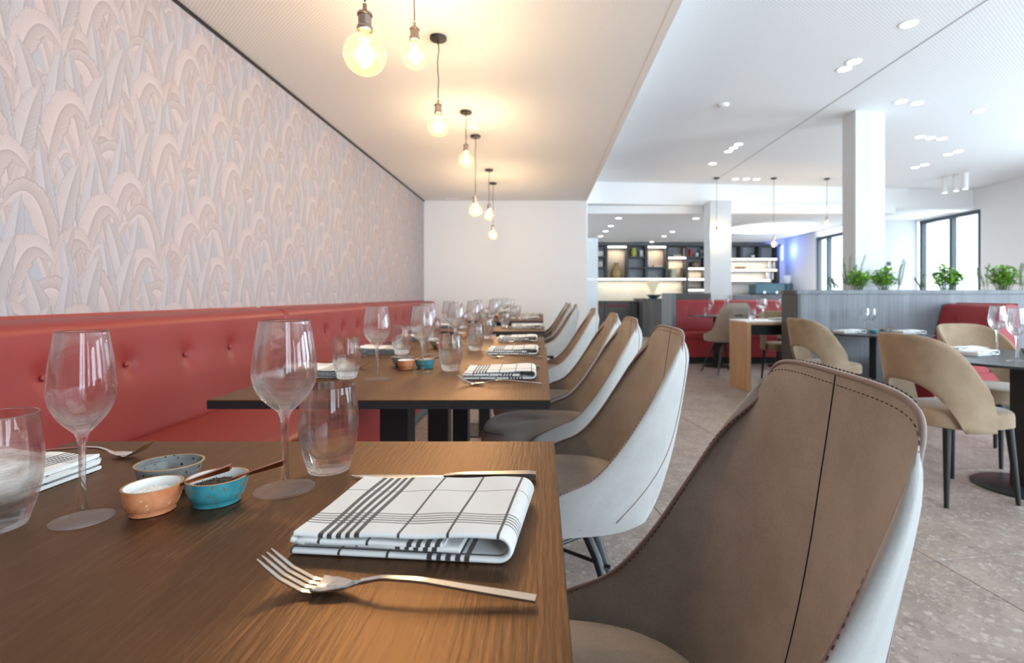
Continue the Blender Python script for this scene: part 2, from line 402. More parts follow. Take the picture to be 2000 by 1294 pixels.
# low ceiling: the soffit and the face above it
bm = bmesh.new(); box(bm, XW-.1, .68, -3, 7.9, ZL, ZL+.04); obj('ceiling', bm, CEIL_LOW, kind='structure')
bx('trim_2', (.64, .685, -3, 8.0, ZL-.002, ZH+.05), WHITE, kind='structure')
bm = bmesh.new(); box(bm, .66, 8.2, -3, 9.8, ZH, ZH+.05); obj('ceiling_main', bm, CEIL_HIGH, kind='structure')
bx('ceiling_back_room', (-1.9, 6.2, 9.3, 15, ZB, ZB+.05), WHITE, kind='structure'); bx('ceiling_back_step', (6.2, 8.2, 9.52, 15, 2.62, 2.67), WHITE, kind='structure'); bx('trim_5', (6.17, 6.2, 9.42, 14.6, ZB, 2.62), WHITE, kind='structure')
bm = bmesh.new(); box(bm, 0, 7.4, 0, .3, 2.60, ZH); beam = obj('beam', bm, WHITE, kind='structure', loc=(.70, 8.88, 0), rotz=.095)
bx('beam_lower', (-.2, 6.2, 9.14, 9.4, ZB-.02, 2.62), WHITE, kind='structure')
bx('wall_back_left', (-1.9, .78, 8.9, 9.05, 0, ZH), WHITE, kind='structure')
bx('column_back', (2.81, 3.17, 8.72, 9.05, 0, 2.62), SOFT, kind='structure', bevel=.004)
bx('column', (3.28, 3.59, 5.46, 5.70, 0, ZH), SOFT, kind='structure', bevel=.004)
# back wall, back-room side wall with its window, return wall, side wall with windows
bx('wall_back', (-1.9, 7.1, 14.62, 14.8, 0, 2.62), WHITE, kind='structure')
bx('wall_back_side', (6.80, 6.95, 13.0, 14.62, 0, 2.62), WHITE, kind='structure')
bx('wall_return', (6.80, 7.9, 10.98, 11.2, 0, ZH), SOFT, kind='structure')
bx('wall_back_sill', (6.80, 6.95, 11.2, 13.0, 0, .2), WHITE, kind='structure')
bx('wall_side_far', (7.90, 8.05, 8.0, 9.4, 0, ZH), WHITE, kind='structure')
bx('wall_side_over_window', (7.90, 8.05, 9.4, 11.1, 2.59, ZH), WHITE, kind='structure')
bx('wall_side_under_window', (7.90, 8.05, 9.4, 11.1, 0, .25), WHITE, kind='structure')
bx('wall_side_low', (7.90, 8.05, -3, 8.0, 0, .35), WHITE, kind='structure')
bx('wall_side_high', (7.90, 8.05, -3, 8.0, 2.7, ZH), WHITE, kind='structure')
bx('wall_rear_low', (-1.9, 8.05, -2.75, -2.6, 0, .5), DARKWOOD, kind='structure')
bx('wall_rear_high', (-1.9, 8.05, -2.75, -2.6, 2.6, ZH), DARKWOOD, kind='structure')
bx('wall_rear_left', (-1.9, 1.5, -2.75, -2.6, .5, 2.6), DARKWOOD, kind='structure')
bx('wall_rear_right', (6.9, 8.05, -2.75, -2.6, .5, 2.6), DARKWOOD, kind='structure')
FRAME = mat('anthracite_frame', (.045, .06, .07), .4)
def window(n, lo, hi, posts, axis, at, z0, z1):
    """frame with posts and one pane per bay; axis = direction the window runs along"""
    r = thing('window_%d' % n, None, None); r['kind'] = 'structure'
    def b(name, a0, a1, t0, t1, c0, c1, m):
        d = (a0, a1, at+t0, at+t1, c0, c1) if axis == 'X' else (at+t0, at+t1, a0, a1, c0, c1)
        bx(name, d, m, r)
    b('head_rail', lo, hi, -.05, .05, z1-.07, z1, FRAME); b('sill_rail', lo, hi, -.05, .05, z0, z0+.06, FRAME)
    for p in posts: b('post', p-.035, p+.035, -.045, .045, z0+.06, z1-.07, FRAME)
    for p, q in zip(posts, posts[1:]): b('pane', p+.035, q-.035, -.006, .006, z0+.06, z1-.07, PANE)
window(1, 9.42, 10.95, (9.455, 10.12, 10.91), 'Y', 7.97, .25, 2.59)
window(2, 11.22, 12.98, (11.26, 12.5, 12.94), 'Y', 6.88, .2, 2.47)
window(3, -2.0, 0, (-1.96, -1.0, -.04), 'Y', 7.97, .35, 2.70); window(5, 1.2, 3.2, (1.24, 2.2, 3.16), 'Y', 7.97, .35, 2.70); window(6, 4.4, 6.4, (4.44, 5.4, 6.36), 'Y', 7.97, .35, 2.70)
for _a, _b in ((-3, -2), (0, 1.2), (3.2, 4.4), (6.4, 8)): bx('wall_side_pier', (7.90, 8.05, _a, _b, .35, 2.7), WHITE, kind='structure')
window(4, 1.5, 3.5, (1.54, 2.5, 3.46), 'X', -2.68, .5, 2.60); window(7, 4.9, 6.9, (4.94, 5.9, 6.86), 'X', -2.68, .5, 2.60)
bx('wall_rear_pier', (3.5, 4.9, -2.75, -2.6, .5, 2.6), DARKWOOD, kind='structure')
# seam between ceiling fields
bx('trim_4', (2.92, 2.928, -1, 9.0, ZH-.003, ZH+.002), mat('seam_grey', (.45, .47, .48), .9), kind='structure')
# screen of frosted glass at the end of the alcove wall
bx('glass_screen', (.70, .93, 8.62, 8.64, 0, 1.98), FROST, label='frosted glass screen standing at the end of the white alcove wall', cat='screen')

# ------------------------------------------------------------------ banquette against the wallpapered wall
def banquette_back(y0, y1, buttons):
    prof = [(-1.775, .50), (-1.775, .925), (-1.765, .943), (-1.74, .951), (-1.67, .948), (-1.625, .937), (-1.603, .915), (-1.597, .88), (-1.585, .765), (-1.553, .60), (-1.527, .505), (-1.53, .482)]
    pr = interp(np.linspace(0, 1, len(prof)), prof, np.linspace(0, 1, 64))
    ys = np.linspace(y0+.004, y1-.004, max(12, int((y1-y0)/.02)))
    rows = []
    for y in ys:
        e = min(y-y0, y1-y); inset = .020*max(0, 1-e/.03)**2
        r = []
        for i, (x, z) in enumerate(pr):
            dx = 0
            if z < .93 and x > -1.66:
                for b in buttons:
                    d2 = (y-b)**2*1.0 + (z-.765)**2*.75
                    dx -= .020*math.exp(-d2/.0011) + .007*math.exp(-d2/.012)
                dx -= inset
            r.append((x+dx, y, z - (inset*.6 if z > .93 else 0)))
        rows.append(r)
    bm = bmesh.new(); vr = grid(bm, rows); bm.faces.new(vr[0]); bm.faces.new(vr[-1]); return bm
seams = [-.45, 1.42, 3.27, 5.10, 6.95, 7.89]
bq = thing('banquette', 'long red leather banquette with buttoned back along the leaf wallpaper', 'bench', (-1.3, 0, 0))
def under(o, p): o.parent = p; o.matrix_parent_inverse = Matrix.Translation(p.location).inverted()
for a, b in zip(seams, seams[1:]):
    n = 5 if b-a > 1.5 else 2
    ys = [a + (b-a)*(k+.5)/n if n < 5 else a + .26 + k*.335 for k in range(n)]
    bp = obj('back_cushion', banquette_back(a, b, ys), RED, smooth=50); under(bp, bq)
    for y in ys:
        bm = bmesh.new(); lathe(bm, [(0, .006), (.006, .0055), (.0105, .003), (.0115, 0), (.010, -.004)], 14)
        bt = obj('button', bm, RED, bp, smooth=180); bt.rotation_euler = (0, PI/2-.16, 0); bt.location = (-1.603, y, .765)
    bm = bmesh.new(); rows = []
    pr = [(-1.56, .40), (-1.56, .478), (-1.53, .490), (-1.10, .495), (-1.0, .490), (-.965, .474), (-.955, .45), (-.957, .40)]
    pr = [(x, z) for x, z in interp(np.linspace(0, 1, 8), pr, np.linspace(0, 1, 30))]
    for y in np.linspace(a+.003, b-.003, 14):
        i = .01*max(0, 1-min(y-a, b-y)/.02); rows.append([(x, y, z-i) for x, z in pr])
    vr = grid(bm, rows); bm.faces.new(vr[0]); bm.faces.new(vr[-1])
    sc_ = obj('seat_cushion', bm, RED, smooth=50); under(sc_, bq)
    fr = bx('front_panel', (-1.5, -.975, a+.003, b-.003, .10, .40), RED2, bevel=.006); under(fr, bq)
pl = bx('plinth', (-1.5, -1.02, -.45, 7.89, 0, .10), mat('grey_plinth', (.10, .11, .11), .5)); under(pl, bq)

# ------------------------------------------------------------------ pendants
def make_pendant(bulb_r, drop, withcord=True):
    """origin at the ceiling; the bulb's centre hangs DROP below"""
    r = thing('pendant_lamp', 'x', 'lamp')
    bm = bmesh.new(); lathe(bm, [(0, 0), (.046, 0), (.046, -.014), (.043, -.018), (.006, -.019), (.005, -.03), (0, -.03)], 28); obj('canopy', bm, CANOPY, r, smooth=40)
    top = -drop + bulb_r + .085
    bm = bmesh.new(); k = max(3, int(drop/.08)); pts = [(.004*math.sin(i*1.9)*min(1, (k-i)/3)*(i > 0), .003*math.cos(i*1.3)*min(1, (k-i)/3)*(i > 0), -.025+(top+.012+.025)*i/k) for i in range(k+1)]
    tube(bm, pts, .0028, 8); obj('cord', bm, CABLE, r, smooth=180)
    z = -drop + bulb_r
    bm = bmesh.new(); lathe(bm, [(0, z+.092), (.006, z+.09), (.007, z+.07), (.014, z+.068), (.0215, z+.062), (.0225, z+.055), (.019, z+.053), (.019, z+.026), (.0215, z+.024), (.0235, z+.018), (.022, z+.010), (.015, z+.009), (0, z+.009)], 26); obj('socket', bm, BRASS, r, smooth=35)
    bm = bmesh.new(); prof = [(.0145, z+.012), (.0155, z+.002)]
    for k in range(1, 17):
        a = PI*(.12+.88*k/16); prof.append((max(0, bulb_r*math.sin(a)), -drop + bulb_r*math.cos(a)))
    prof[-1] = (0, -drop-bulb_r); lathe(bm, prof, 32); obj('bulb', bm, BULBGLASS, r, smooth=180)
    bm = bmesh.new()
    for k in range(6):
        a = 2*PI*k/6; tube(bm, [(.007*math.cos(a), .007*math.sin(a), -drop+bulb_r*.55), (.013*math.cos(a), .013*math.sin(a), -drop), (.008*math.cos(a), .008*math.sin(a), -drop-bulb_r*.55)], .0032, 6)
    obj('filament', bm, FIL, r, smooth=180)
    return r
def bulb_light(x, y, z, e):
    l = bpy.data.lights.new('bulb_light', 'POINT'); l.energy = e; l.color = (1, .77, .50); l.shadow_soft_size = .03
    o = bpy.data.objects.new('bulb_light', l); o.location = (x, y, z); COL.objects.link(o)
for i, (x, y, zb, rb) in enumerate(((-.525, 1.55, 1.744, .061), (-.56, 2.30, 2.085, .0585), (-.575, 2.90, 1.970, .0585), (-.590, 4.07, 2.085, .0575), (-.595, 4.69, 1.795, .0575), (-.60, 5.95, 1.945, .0575), (-.62, 6.65, 1.800, .0575))):
    p = make_pendant(rb, ZL-zb); p.location = (x, y, ZL)
    p['label'] = 'bare amber globe bulb pendant, %s from the camera in the banquette row' % ORD[i]; p['group'] = 'globe pendants over the banquette tables'
    bulb_light(x, y, zb, 16.5)
for i, (x, y, zb) in enumerate(((2.88, 8.6, 2.04), (3.83, 8.62, 1.875), (4.73, 8.66, 2.21))):
    p = make_pendant(.056, ZH-zb); p.location = (x, y, ZH)
    p['label'] = 'small globe bulb pendant by the far beam, %s one counted from the alcove wall' % ORD[i]; p['group'] = 'globe pendants by the far booth'
    bulb_light(x, y, zb, 7)

# ------------------------------------------------------------------ ceiling fittings
def make_down():
    r = thing('downlight', 'x', 'lamp', group='round recessed downlights')
    bm = bmesh.new(); lathe(bm, [(.052, 0), (.060, -.0005), (.0605, -.004), (.052, -.006), (.050, -.002)], 26); obj('trim_ring', bm, WHITE, r, smooth=40)
    bm = bmesh.new(); lathe(bm, [(0, -.003), (.0515, -.003)], 26); obj('diffuser', bm, LAMP, r)
    return r
DOWN = Proto(make_down)
DL = [(2.62, 3.73, 'single round downlight, closest to the camera in the main ceiling'),
      (2.59, 4.33, 'camera side downlight of the pair beside the ceiling seam'), (2.59, 4.47, 'beam side downlight of the pair beside the ceiling seam'),
      (3.59, 5.22, 'downlight above the white column, seam side of its pair'), (3.78, 5.26, 'downlight above the white column, window side of its pair'),
      (4.59, 5.48, 'lone downlight between the white column and the window wall'),
      (2.52, 6.69, 'first downlight of the slanted trio before the far pendants'), (2.515, 6.85, 'middle downlight of the slanted trio before the far pendants'), (2.51, 7.02, 'last downlight of the slanted trio before the far pendants'),
      (2.51, 7.67, 'lone downlight just before the first far pendant'),
      (3.22, 8.68, 'first of three downlights between two far pendants'), (3.40, 8.68, 'middle of three downlights between two far pendants'), (3.58, 8.70, 'third of three downlights between two far pendants'),
      (4.62, 6.38, 'first of the three downlights beyond the white column'), (4.78, 6.42, 'middle of the three downlights beyond the white column'), (4.94, 6.45, 'third of the three downlights beyond the white column'),
      (5.58, 7.17, 'beam side light of the pair near the tube spots'), (5.60, 7.02, 'camera side light of the pair near the tube spots'),
      (5.65, 7.9, 'far light of the faint pair behind the column'), (5.67, 7.73, 'near light of the faint pair behind the column')]
for x, y, lb in DL: DOWN((x, y, ZH), 0, lb)
BK = [((1208, 425.5), 'back room downlight, first on the shelf side'), ((1359, 426), 'back room downlight, first on the column side'), ((1193, 440.6), 'back room downlight, second on the shelf side'), ((1183, 451), 'back room downlight, third on the shelf side'),
      ((1173, 461), 'back room downlight, fourth on the shelf side'), ((1313, 452), 'back room downlight, second on the column side'), ((1297, 461), 'back room downlight, third on the column side'), ((1273, 472), 'back room downlight closest to the shelves')]
for (u, v), lb in BK:
    y = 1485/(577-v); DOWN(((u-1058)/1020*y, y, ZB), 0, lb, 1.15)
def make_tubespot():
    r = thing('tube_spotlight', 'x', 'lamp', group='white tube spotlights')
    bm = bmesh.new(); lathe(bm, [(0, 0), (.042, 0), (.042, -.25), (.036, -.255), (.034, -.24)], 22); obj('housing', bm, WHITE, r, smooth=40)
    bm = bmesh.new(); lathe(bm, [(0, -.243), (.035, -.243)], 22); obj('lens', bm, LAMP, r); return r
TS = Proto(make_tubespot)
for i, (x, y) in enumerate(((6.62, 8.58), (6.68, 8.42), (6.70, 8.26))): TS((x, y, ZH), 0, '%s white tube spotlight hanging near the window wall' % ORD[i])
lr = thing('ceiling_luminaire', 'large round glowing luminaire on the back room ceiling', 'lamp', (4.80, 11.0, ZB))
bm = bmesh.new(); lathe(bm, [(.86, 0), (.90, 0), (.90, -.05), (.86, -.05)], 64); obj('rim', bm, WHITE, lr, smooth=40)
bm = bmesh.new(); lathe(bm, [(0, -.045), (.86, -.045)], 64); obj('diffuser', bm, DISC, lr)
sd = thing('smoke_detector', 'small white smoke detector on the main ceiling, green indicator', 'detector', (1.85, 5.3, ZH))
bm = bmesh.new(); lathe(bm, [(0, 0), (.05, 0), (.05, -.012), (.035, -.028), (0, -.03)], 22); obj('body', bm, WHITE, sd, smooth=40)
bm = bmesh.new(); lathe(bm, [(0, -.033), (.006, -.031), (.006, -.028)], 10); obj('indicator', bm, mat('green_indicator', (.1, .6, .3), .4, emit=(.1, .9, .4), es=1), sd)
bm = bmesh.new(); lathe(bm, [(0, 0), (.02, 0), (.02, -.004), (0, -.005)], 18); obj('ceiling_spotlamp', bm, LAMP, loc=(-.575, 4.45, ZL), label='tiny white disc spotlamp on the low ceiling between pendants', cat='spotlamp')  # small ceiling spot, glows with the lamp material
bx('vent_grille', (XW+.36, XW+.55, 7.72, 7.77, ZL-.006, ZL), WHITE, label='short white slot vent in the low ceiling by the end wall', cat='vent')
bx('thermostat', (7.255, 7.335, 10.965, 10.98, 1.66, 1.74), FRAME, label='small dark thermostat on the white wall behind the column', cat='switch', bevel=.003)

# ------------------------------------------------------------------ dining tables of the banquette row
ZT = .78
def make_table():
    r = thing('dining_table', 'x', 'table', group='dark oak tables of the banquette row')
    bm = bmesh.new(); box(bm, -.412, .412, -.3225, .3225, ZT-.022, ZT-.0015); 
    obj('table_edge', bm, EDGE, r)
    bm = bmesh.new(); box(bm, -.4125, .4125, -.323, .323, ZT-.004, ZT, bevel=.001); obj('tabletop', bm, OAK, r)
    bx('column', (-.085, 0, -.042, .042, .012, ZT-.03), BLACK, r, bevel=.003)
    bx('mounting_plate', (-.20, .12, -.15, .15, ZT-.030, ZT-.022), BLACK, r)
    bx('base_plate', (-.24, .14, -.20, .20, 0, .012), BLACK, r, bevel=.003)
    return r
TABLE = Proto(make_table)
TC = [.574, 1.575, 2.222, 2.869, 3.985, 5.52, 6.168, 6.815]
TX = [-.391, -.391, -.391, -.398, -.391, -.395, -.40, -.395]
for i, (y, x) in enumerate(zip(TC, TX)):
    TABLE((x, y, 0), 0, 'dark oak two seat table, %s from the camera along the banquette' % ORD[i])

# ------------------------------------------------------------------ shell chairs
def shell_sheet():
    K = [0, .12, .25, .4, .55, .7, .85, 1]
    E = [(-.055, .43), (-.045, .495), (.025, .54), (.105, .578), (.168, .645), (.23, .738), (.279, .818), (.330, .884)]
    C = [(.225, .43), (.262, .50), (.286, .575), (.304, .65), (.319, .73), (.331, .81), (.341, .878), (.349, .936)]
    W = [.20, .218, .222, .221, .221, .221, .210, .176]
    vs = np.linspace(0, 1, 34); ss = np.linspace(-1, 1, 45)
    Ev, Cv, Wv = interp(K, E, vs), interp(K, C, vs), interp(K, W, vs)
    P = np.zeros((len(vs), len(ss), 3))
    for i, v in enumerate(vs):
        e1 = .72 + .24*v
        for j, s in enumerate(ss):
            a = s*PI/2; g = 1-abs(math.cos(a))**(.80-.12*v)
            P[i, j] = (Cv[i][0]+(Ev[i][0]-Cv[i][0])*g, Wv[i]*math.copysign(abs(math.sin(a))**e1, s), Cv[i][1]+(Ev[i][1]-Cv[i][1])*g**(1+.9*v))
    du = np.gradient(P, axis=1); dv = np.gradient(P, axis=0); n = np.cross(du, dv); n /= np.linalg.norm(n, axis=2, keepdims=True)+1e-9
    # outward = away from the seat
    c = np.array((0, 0, .75)); sign = np.sign(((P-c)*n).sum(2).mean()); n = n*sign
    th = .030 + .012*np.cos(ss*PI/2)[None, :]*np.ones((len(vs), 1)); th *= np.interp(np.abs(ss), [.25, .50, .75, 1], [1, .55, .20, .12])[None, :]; th[-6:] *= np.array((.95, .86, .72, .52, .34, .24))[:, None]
    O = P + n*th[..., None]; O[..., 2] = np.where(np.arange(len(vs))[:, None] == 0, P[..., 2]-.004, O[..., 2])
    O[-1, :, 2] = np.minimum(O[-1, :, 2], P[-1, :, 2]+.012)
    return P, O, n
def make_shell_chair(handle=False):
    r = thing('shell_chair', 'x', 'chair')
    P, O, n = shell_sheet(); nv, ns = P.shape[:2]
    bm = bmesh.new(); grid(bm, P.tolist()); obj('inner_shell', bm, VELVET, r, smooth=180)
    loop = [(0, j) for j in range(ns)]
    edge = [(i, 0) for i in range(nv)] + [(nv-1, j) for j in range(1, ns)] + [(i, ns-1) for i in range(nv-2, -1, -1)]
    # outer shell with its rounded margin turned over to the inner edge
    bm = bmesh.new(); grid(bm, O.tolist())
    rows = []
    for (i, j) in edge:
        a, b = P[i, j], O[i, j]; m = (a+b)/2
        out = np.array((0, 0, 0.0))
        ii, jj = min(max(i, 1), nv-2), min(max(j, 1), ns-2); out = P[i, j]-P[ii, jj]; out /= np.linalg.norm(out)+1e-9
        rows.append([tuple(b), tuple(b+(a-b)*.15+out*.003), tuple(b+(a-b)*.5+out*.005), tuple(b+(a-b)*.85+out*.003), tuple(a)])
    grid(bm, rows); bmesh.ops.remove_doubles(bm, verts=bm.verts, dist=.0004)
    obj('outer_shell', bm, VELVET_LIT, r, smooth=180)
    # piping where inner and outer covers meet, dashed stitching either side
    bm = bmesh.new(); pp = [tuple(P[i, j] + (O[i, j]-P[i, j])*.10 + (P[i, j]-P[min(max(i, 1), nv-2), min(max(j, 1), ns-2)])*.25) for i, j in edge]
    tube(bm, pp, .0034, 8); obj('piping', bm, PIPING, r, smooth=180)
    bm = bmesh.new()
    def dash(path, rad):
        path = [np.array(q) for q in path]; L = [0]
        for a, b in zip(path, path[1:]): L.append(L[-1]+np.linalg.norm(b-a))
        d = 0
        while d < L[-1]-.006:
            q = [np.array([np.interp(d+o, L, [x[k] for x in path]) for k in range(3)]) for o in (0, .0042)]
            tube(bm, [tuple(q[0]), tuple(q[1])], rad, 4); d += .0092
    up = [e for e in edge if e[0] > 3]
    dash([O[i, j]*.80 + P[i, j]*.20 + (P[i, j]-P[min(max(i, 1), nv-2), min(max(j, 1), ns-2)])*.55 for i, j in up], .0011)
    ins = []
    for i, j in up:
        i2, j2 = min(i, nv-2), min(max(j, 1), ns-2); q = P[i2, j2]-P[i, j]; q = q/(np.linalg.norm(q)+1e-9); ins.append(P[i, j] + q*.011 - n[i2, j2]*.0004)
    dash(ins, .0006)
    st = obj('stitching', bm, THREAD, r); 
    bm = bmesh.new(); tube(bm, [tuple(P[i, ns//2]-n[i, ns//2]*.0002) for i in range(5, nv)], .0009, 6); obj('back_seam', bm, THREAD, r, smooth=180)
    for q in (-1, 1):                                       # welt seams curving over the outer back
        bm = bmesh.new(); jj = [int(round((ns-1)*(.5+q*(.36-.16*math.sin(PI*min(1, i/(nv*.9)))))) ) for i in range(nv)]
        pts = []
        for i in range(2, nv-1):
            f = (ns-1)*(.5+q*(.30-.13*math.sin(PI*i/nv))); a = int(f); t = f-a
            pts.append(tuple(O[i, a]*(1-t)+O[i, a+1]*t + n[i, a]*.0004))
        tube(bm, pts, .0016, 6); obj('outer_seam', bm, PIPING, r, smooth=180)
    # seat cushion
    bm = bmesh.new(); rows = []
    for k, z in ((.86, .424), (.97, .43), (1.0, .447), (1.0, .485), (.975, .507), (.92, .517), (.75, .524), (.5, .528), (.25, .529), (.02, .5295)):
        row = []
        for q in range(48):
            a = 2*PI*q/48; e = .72; ca, sa = math.cos(a), math.sin(a)
            x = .25*math.copysign(abs(ca)**e, ca); y = .207*math.copysign(abs(sa)**e, sa)
            row.append((-.018+x*k, y*k, z - (.012*max(0, -x/.25)**3 if z > .5 else 0)))
        rows.append(row)
    vr = grid(bm, rows, wrap_u=True); bm.faces.new(vr[0]); bm.faces.new(vr[-1]); obj('seat', bm, VELVET, r, smooth=180)
    bm = bmesh.new(); tube(bm, [tuple(np.array(p)*(1, 1, 1)+np.array((0, 0, .0015))) for p in rows[4][16:33]], .0016, 6); obj('seat_seam', bm, THREAD, r, smooth=180)
    # frame: four splayed tube legs, cross bars
    bm = bmesh.new(); box(bm, -.09, .12, -.10, .10, .405, .428, bevel=.004)
    for a, b in (((-.07, -.07), (.10, .07)), ((-.07, .07), (.10, -.07))): tube(bm, [(a[0], a[1], .40), (b[0], b[1], .40)], .010, 8)
    obj('under_frame', bm, BLACK, r, smooth=40)
    for sx in (-1, 1):
        for sy in (-1, 1):
            bm = bmesh.new(); tube(bm, [(.015+.07*sx, .06*sy, .41), (.015+.11*sx, .10*sy, .33), (.015+.215*sx, .205*sy, .0)], [.014, .0135, .010], 12); obj('leg', bm, BLACK, r, smooth=60)
    bm = bmesh.new(); tube(bm, [(-.13, -.115, .31), (.16, .115, .31)], .005, 6); tube(bm, [(-.13, .115, .31), (.16, -.115, .31)], .005, 6); obj('cross_rods', bm, BLACK, r, smooth=60)
    if handle:
        bm = bmesh.new(); box(bm, .345, .392, -.055, .055, .80, .816, bevel=.006); obj('handle_slot', bm, THREAD, r)
    return r
SHELL = Proto(make_shell_chair)
CH = [(.0, .64, -.06), (.022, 1.50, 0), (.022, 2.15, 0), (.022, 2.67, 0), (.022, 3.70, 0), (.01, 5.45, 0), (-.02, 6.08, .02), (-.025, 6.74, 0)]
for i, (x, y, a) in enumerate(CH):
    c = SHELL((x, y, 0), a, 'taupe velvet shell chair with stitched rim, %s from the camera along the row' % ORD[i]); c['group'] = 'shell chairs along the oak tables'

# ------------------------------------------------------------------ tableware
def make_wine(tall=False):
    r = thing('wine_glass', 'x', 'glass', group='wine glasses')
    S = 56
    bm = bmesh.new(); lathe(bm, [(0, 0), (.034, 0), (.0362, .0008), (.0365, .002), (.034, .0034), (.024, .0048), (.0135, .0068), (.0085, .0095), (.0062, .014)], S); obj('foot', bm, GLASS_FOOT, r, smooth=180)
    bm = bmesh.new(); lathe(bm, [(.0062, .014), (.0046, .022), (.0041, .040), (.0041, .065), (.0046, .085), (.0062, .094), (.0090, .1005)], 28); obj('stem', bm, GLASS, r, smooth=180)
    k = 1.0
    out = [(.0090, .1005), (.0165, .1075), (.0270, .118), (.0345, .1305), (.0380, .143), (.0388, .152), (.0378, .168), (.0352, .188), (.0322, .206), (.0303, .2165), (.0300, .2178), (.0296, .2178), (.0293, .2165), (.0312, .206), (.0342, .188), (.0368, .168), (.0377, .152), (.0366, .143), (.0325, .1315), (.0245, .1205), (.0145, .1125), (.0065, .1085), (0, .1075)]
    m = len(out); op = interp(np.linspace(0, 1, m), out, np.linspace(0, 1, m*2-1)); op[:, 0] = np.maximum(op[:, 0], 0); op[-1, 0] = 0
    bm = bmesh.new(); lathe(bm, [tuple(q) for q in op], S); obj('bowl', bm, GLASS, r, smooth=180)
    return r
def make_tumbler():
    out = [(0, 0), (.0245, 0), (.0275, .0015), (.0295, .008), (.0345, .025), (.0390, .045), (.0408, .062), (.0405, .08), (.0390, .10), (.0368, .121), (.0364, .1224), (.0358, .1224), (.0355, .121), (.0376, .10), (.0391, .08), (.0393, .062), (.0373, .045), (.0315, .028), (.022, .0215), (0, .0195)]
    bm = bmesh.new(); lathe(bm, out, 56); o = obj('tumbler', bm, GLASS, None, smooth=180, label='x', cat='glass', group='water tumblers')
    return o
WINE, TUMB = Proto(make_wine), Proto(make_tumbler)

def make_napkin():
    bm = bmesh.new(); lay = bm.loops.layers.uv.verify(); rng = random.Random(3)
    W = .155; L = .107; t = .0052
    path = []                                              # centre line in x,z : inner layer, bottom fold, top layer
    def add(pts): path.extend(pts)
    add([(x, .0085) for x in np.linspace(-.085, .055, 12)])
    path2 = [(x, .0030) for x in np.linspace(-L, L-.012, 22)]
    loop = [(L-.012+.0115*math.sin(a)*1.15, .0145-.0115*math.cos(a)) for a in np.linspace(.25, PI-.25, 12)]
    top = [(x, .0256 - .0062*min(1, ((L-.012-x)/.16))**1.1) for x in np.linspace(L-.014, -L+.004, 24)]
    def layer(pl, u0, skew, flip=False):
        pl = [np.array(p) for p in pl]; acc = 0; rows = []; uvs = []
        prof = [(-1, 0)] + [(-1+.5*t/W*2*(1-math.cos(a)) if False else -1 + (1-math.cos(a))*t/W, math.sin(a)*.5) for a in np.linspace(.3, PI/2, 5)] 
        half = [(v, .5) for v in np.linspace(-1+2*t/W, 1-.4*t/W, 14)]
        topside = [(v, .5) for v in np.linspace(-1+1.2*t/W, 1, 16)]
        front = [(-1 + 1.2*t/W*(1-math.cos(a)), .5*math.sin(a)) for a in np.linspace(-PI/2, PI/2, 9)]
        section = [(v, -.5) for v in np.linspace(1, -1+1.2*t/W, 16)][:-1] + front + topside[1:]
        for i, p in enumerate(pl):
            d = pl[min(i+1, len(pl)-1)] - pl[max(i-1, 0)]; d = d/np.linalg.norm(d); nrm = np.array((-d[1], d[0]))*(-1 if flip else 1)
            if i: acc += np.linalg.norm(p-pl[i-1])
            row = []; uvr = []; s_ = 0
            for k, (v, o) in enumerate(section):
                yy = v*W/2 + skew*p[0]
                wob = .0008*math.sin(p[0]*70+v*3) 
                q = p + nrm*o*t
                row.append((q[0], yy, max(.0004, q[1] + wob*(q[1] > .01)))); 
                vv = (v+1)/2*.62 + (.31 if o > 0 else .0)
                uvr.append((u0 + acc*1.05, .31 + (v+1)/2*.69 if o >= .49 else .31 - .05*(.5-o)*2 - (v+1)/2*.26))
            rows.append(row); uvs.append(uvr)
        vr = grid(bm, rows, uv=uvs); bm.faces.new(vr[0]); bm.faces.new(vr[-1])
    layer(path2 + loop + top, 0.02, .015, True)
    layer([(x, .0115) for x in np.linspace(-L-.002, .06, 22)], .30, -.02)
    layer([(x, .0085+.004) for x in np.linspace(-L+.006, .03, 16)][:2] + [(x, .0138 + .0006*math.sin(x*60)) for x in np.linspace(-L+.002, .045, 20)], .52, .03)
    o = obj('napkin', bm, NAPKIN, None, smooth=70, label='x', cat='napkin', group='folded checked napkins')
    return o
NAP = Proto(make_napkin)

def make_fork():
    r = thing('fork', 'x', 'cutlery', group='forks')
    ctr = lambda x: np.interp(x, [-.118, -.098, -.078, -.062, -.045, -.03, -.012, .02, .06, .117], [.027, .0125, .0035, .0022, .0045, .0095, .0135, .0135, .0095, .0042])
    wid = lambda x: np.interp(x, [-.066, -.058, -.048, -.038, -.028, -.012, .03, .08, .117], [.0118, .0112, .0080, .0040, .0028, .0026, .0032, .0042, .0047])
    def strip(xs, half, yc, th, taper=None):
        bm = bmesh.new(); rows = []
        for x in xs:
            z = float(ctr(x)); h = half(x); d = .22*h if h > .006 else 0
            rows.append([(x, yc-h, z+d+th), (x, yc-h*.4, z+th), (x, yc+h*.4, z+th), (x, yc+h, z+d+th), (x, yc+h, z+d-th*.3), (x, yc+h*.5, z-th), (x, yc-h*.5, z-th), (x, yc-h, z+d-th*.3)])
        vr = grid(bm, rows, wrap_u=True); bm.faces.new(vr[0]); bm.faces.new(vr[-1]); return bm
    obj('handle', strip(np.linspace(-.032, .117, 26), wid, 0, .0017), STEEL, r, smooth=50)
    obj('head', strip(np.linspace(-.070, -.031, 16), wid, 0, .0011), STEEL, r, smooth=60)
    for k in range(4):
        yc = (k-1.5)*.0063
        obj('tine', strip(np.linspace(-.118, -.068, 18), lambda x: float(np.interp(x, [-.118, -.110, -.068], [.0007, .0016, .0021])), yc, .0011), STEEL, r, smooth=60)
    return r
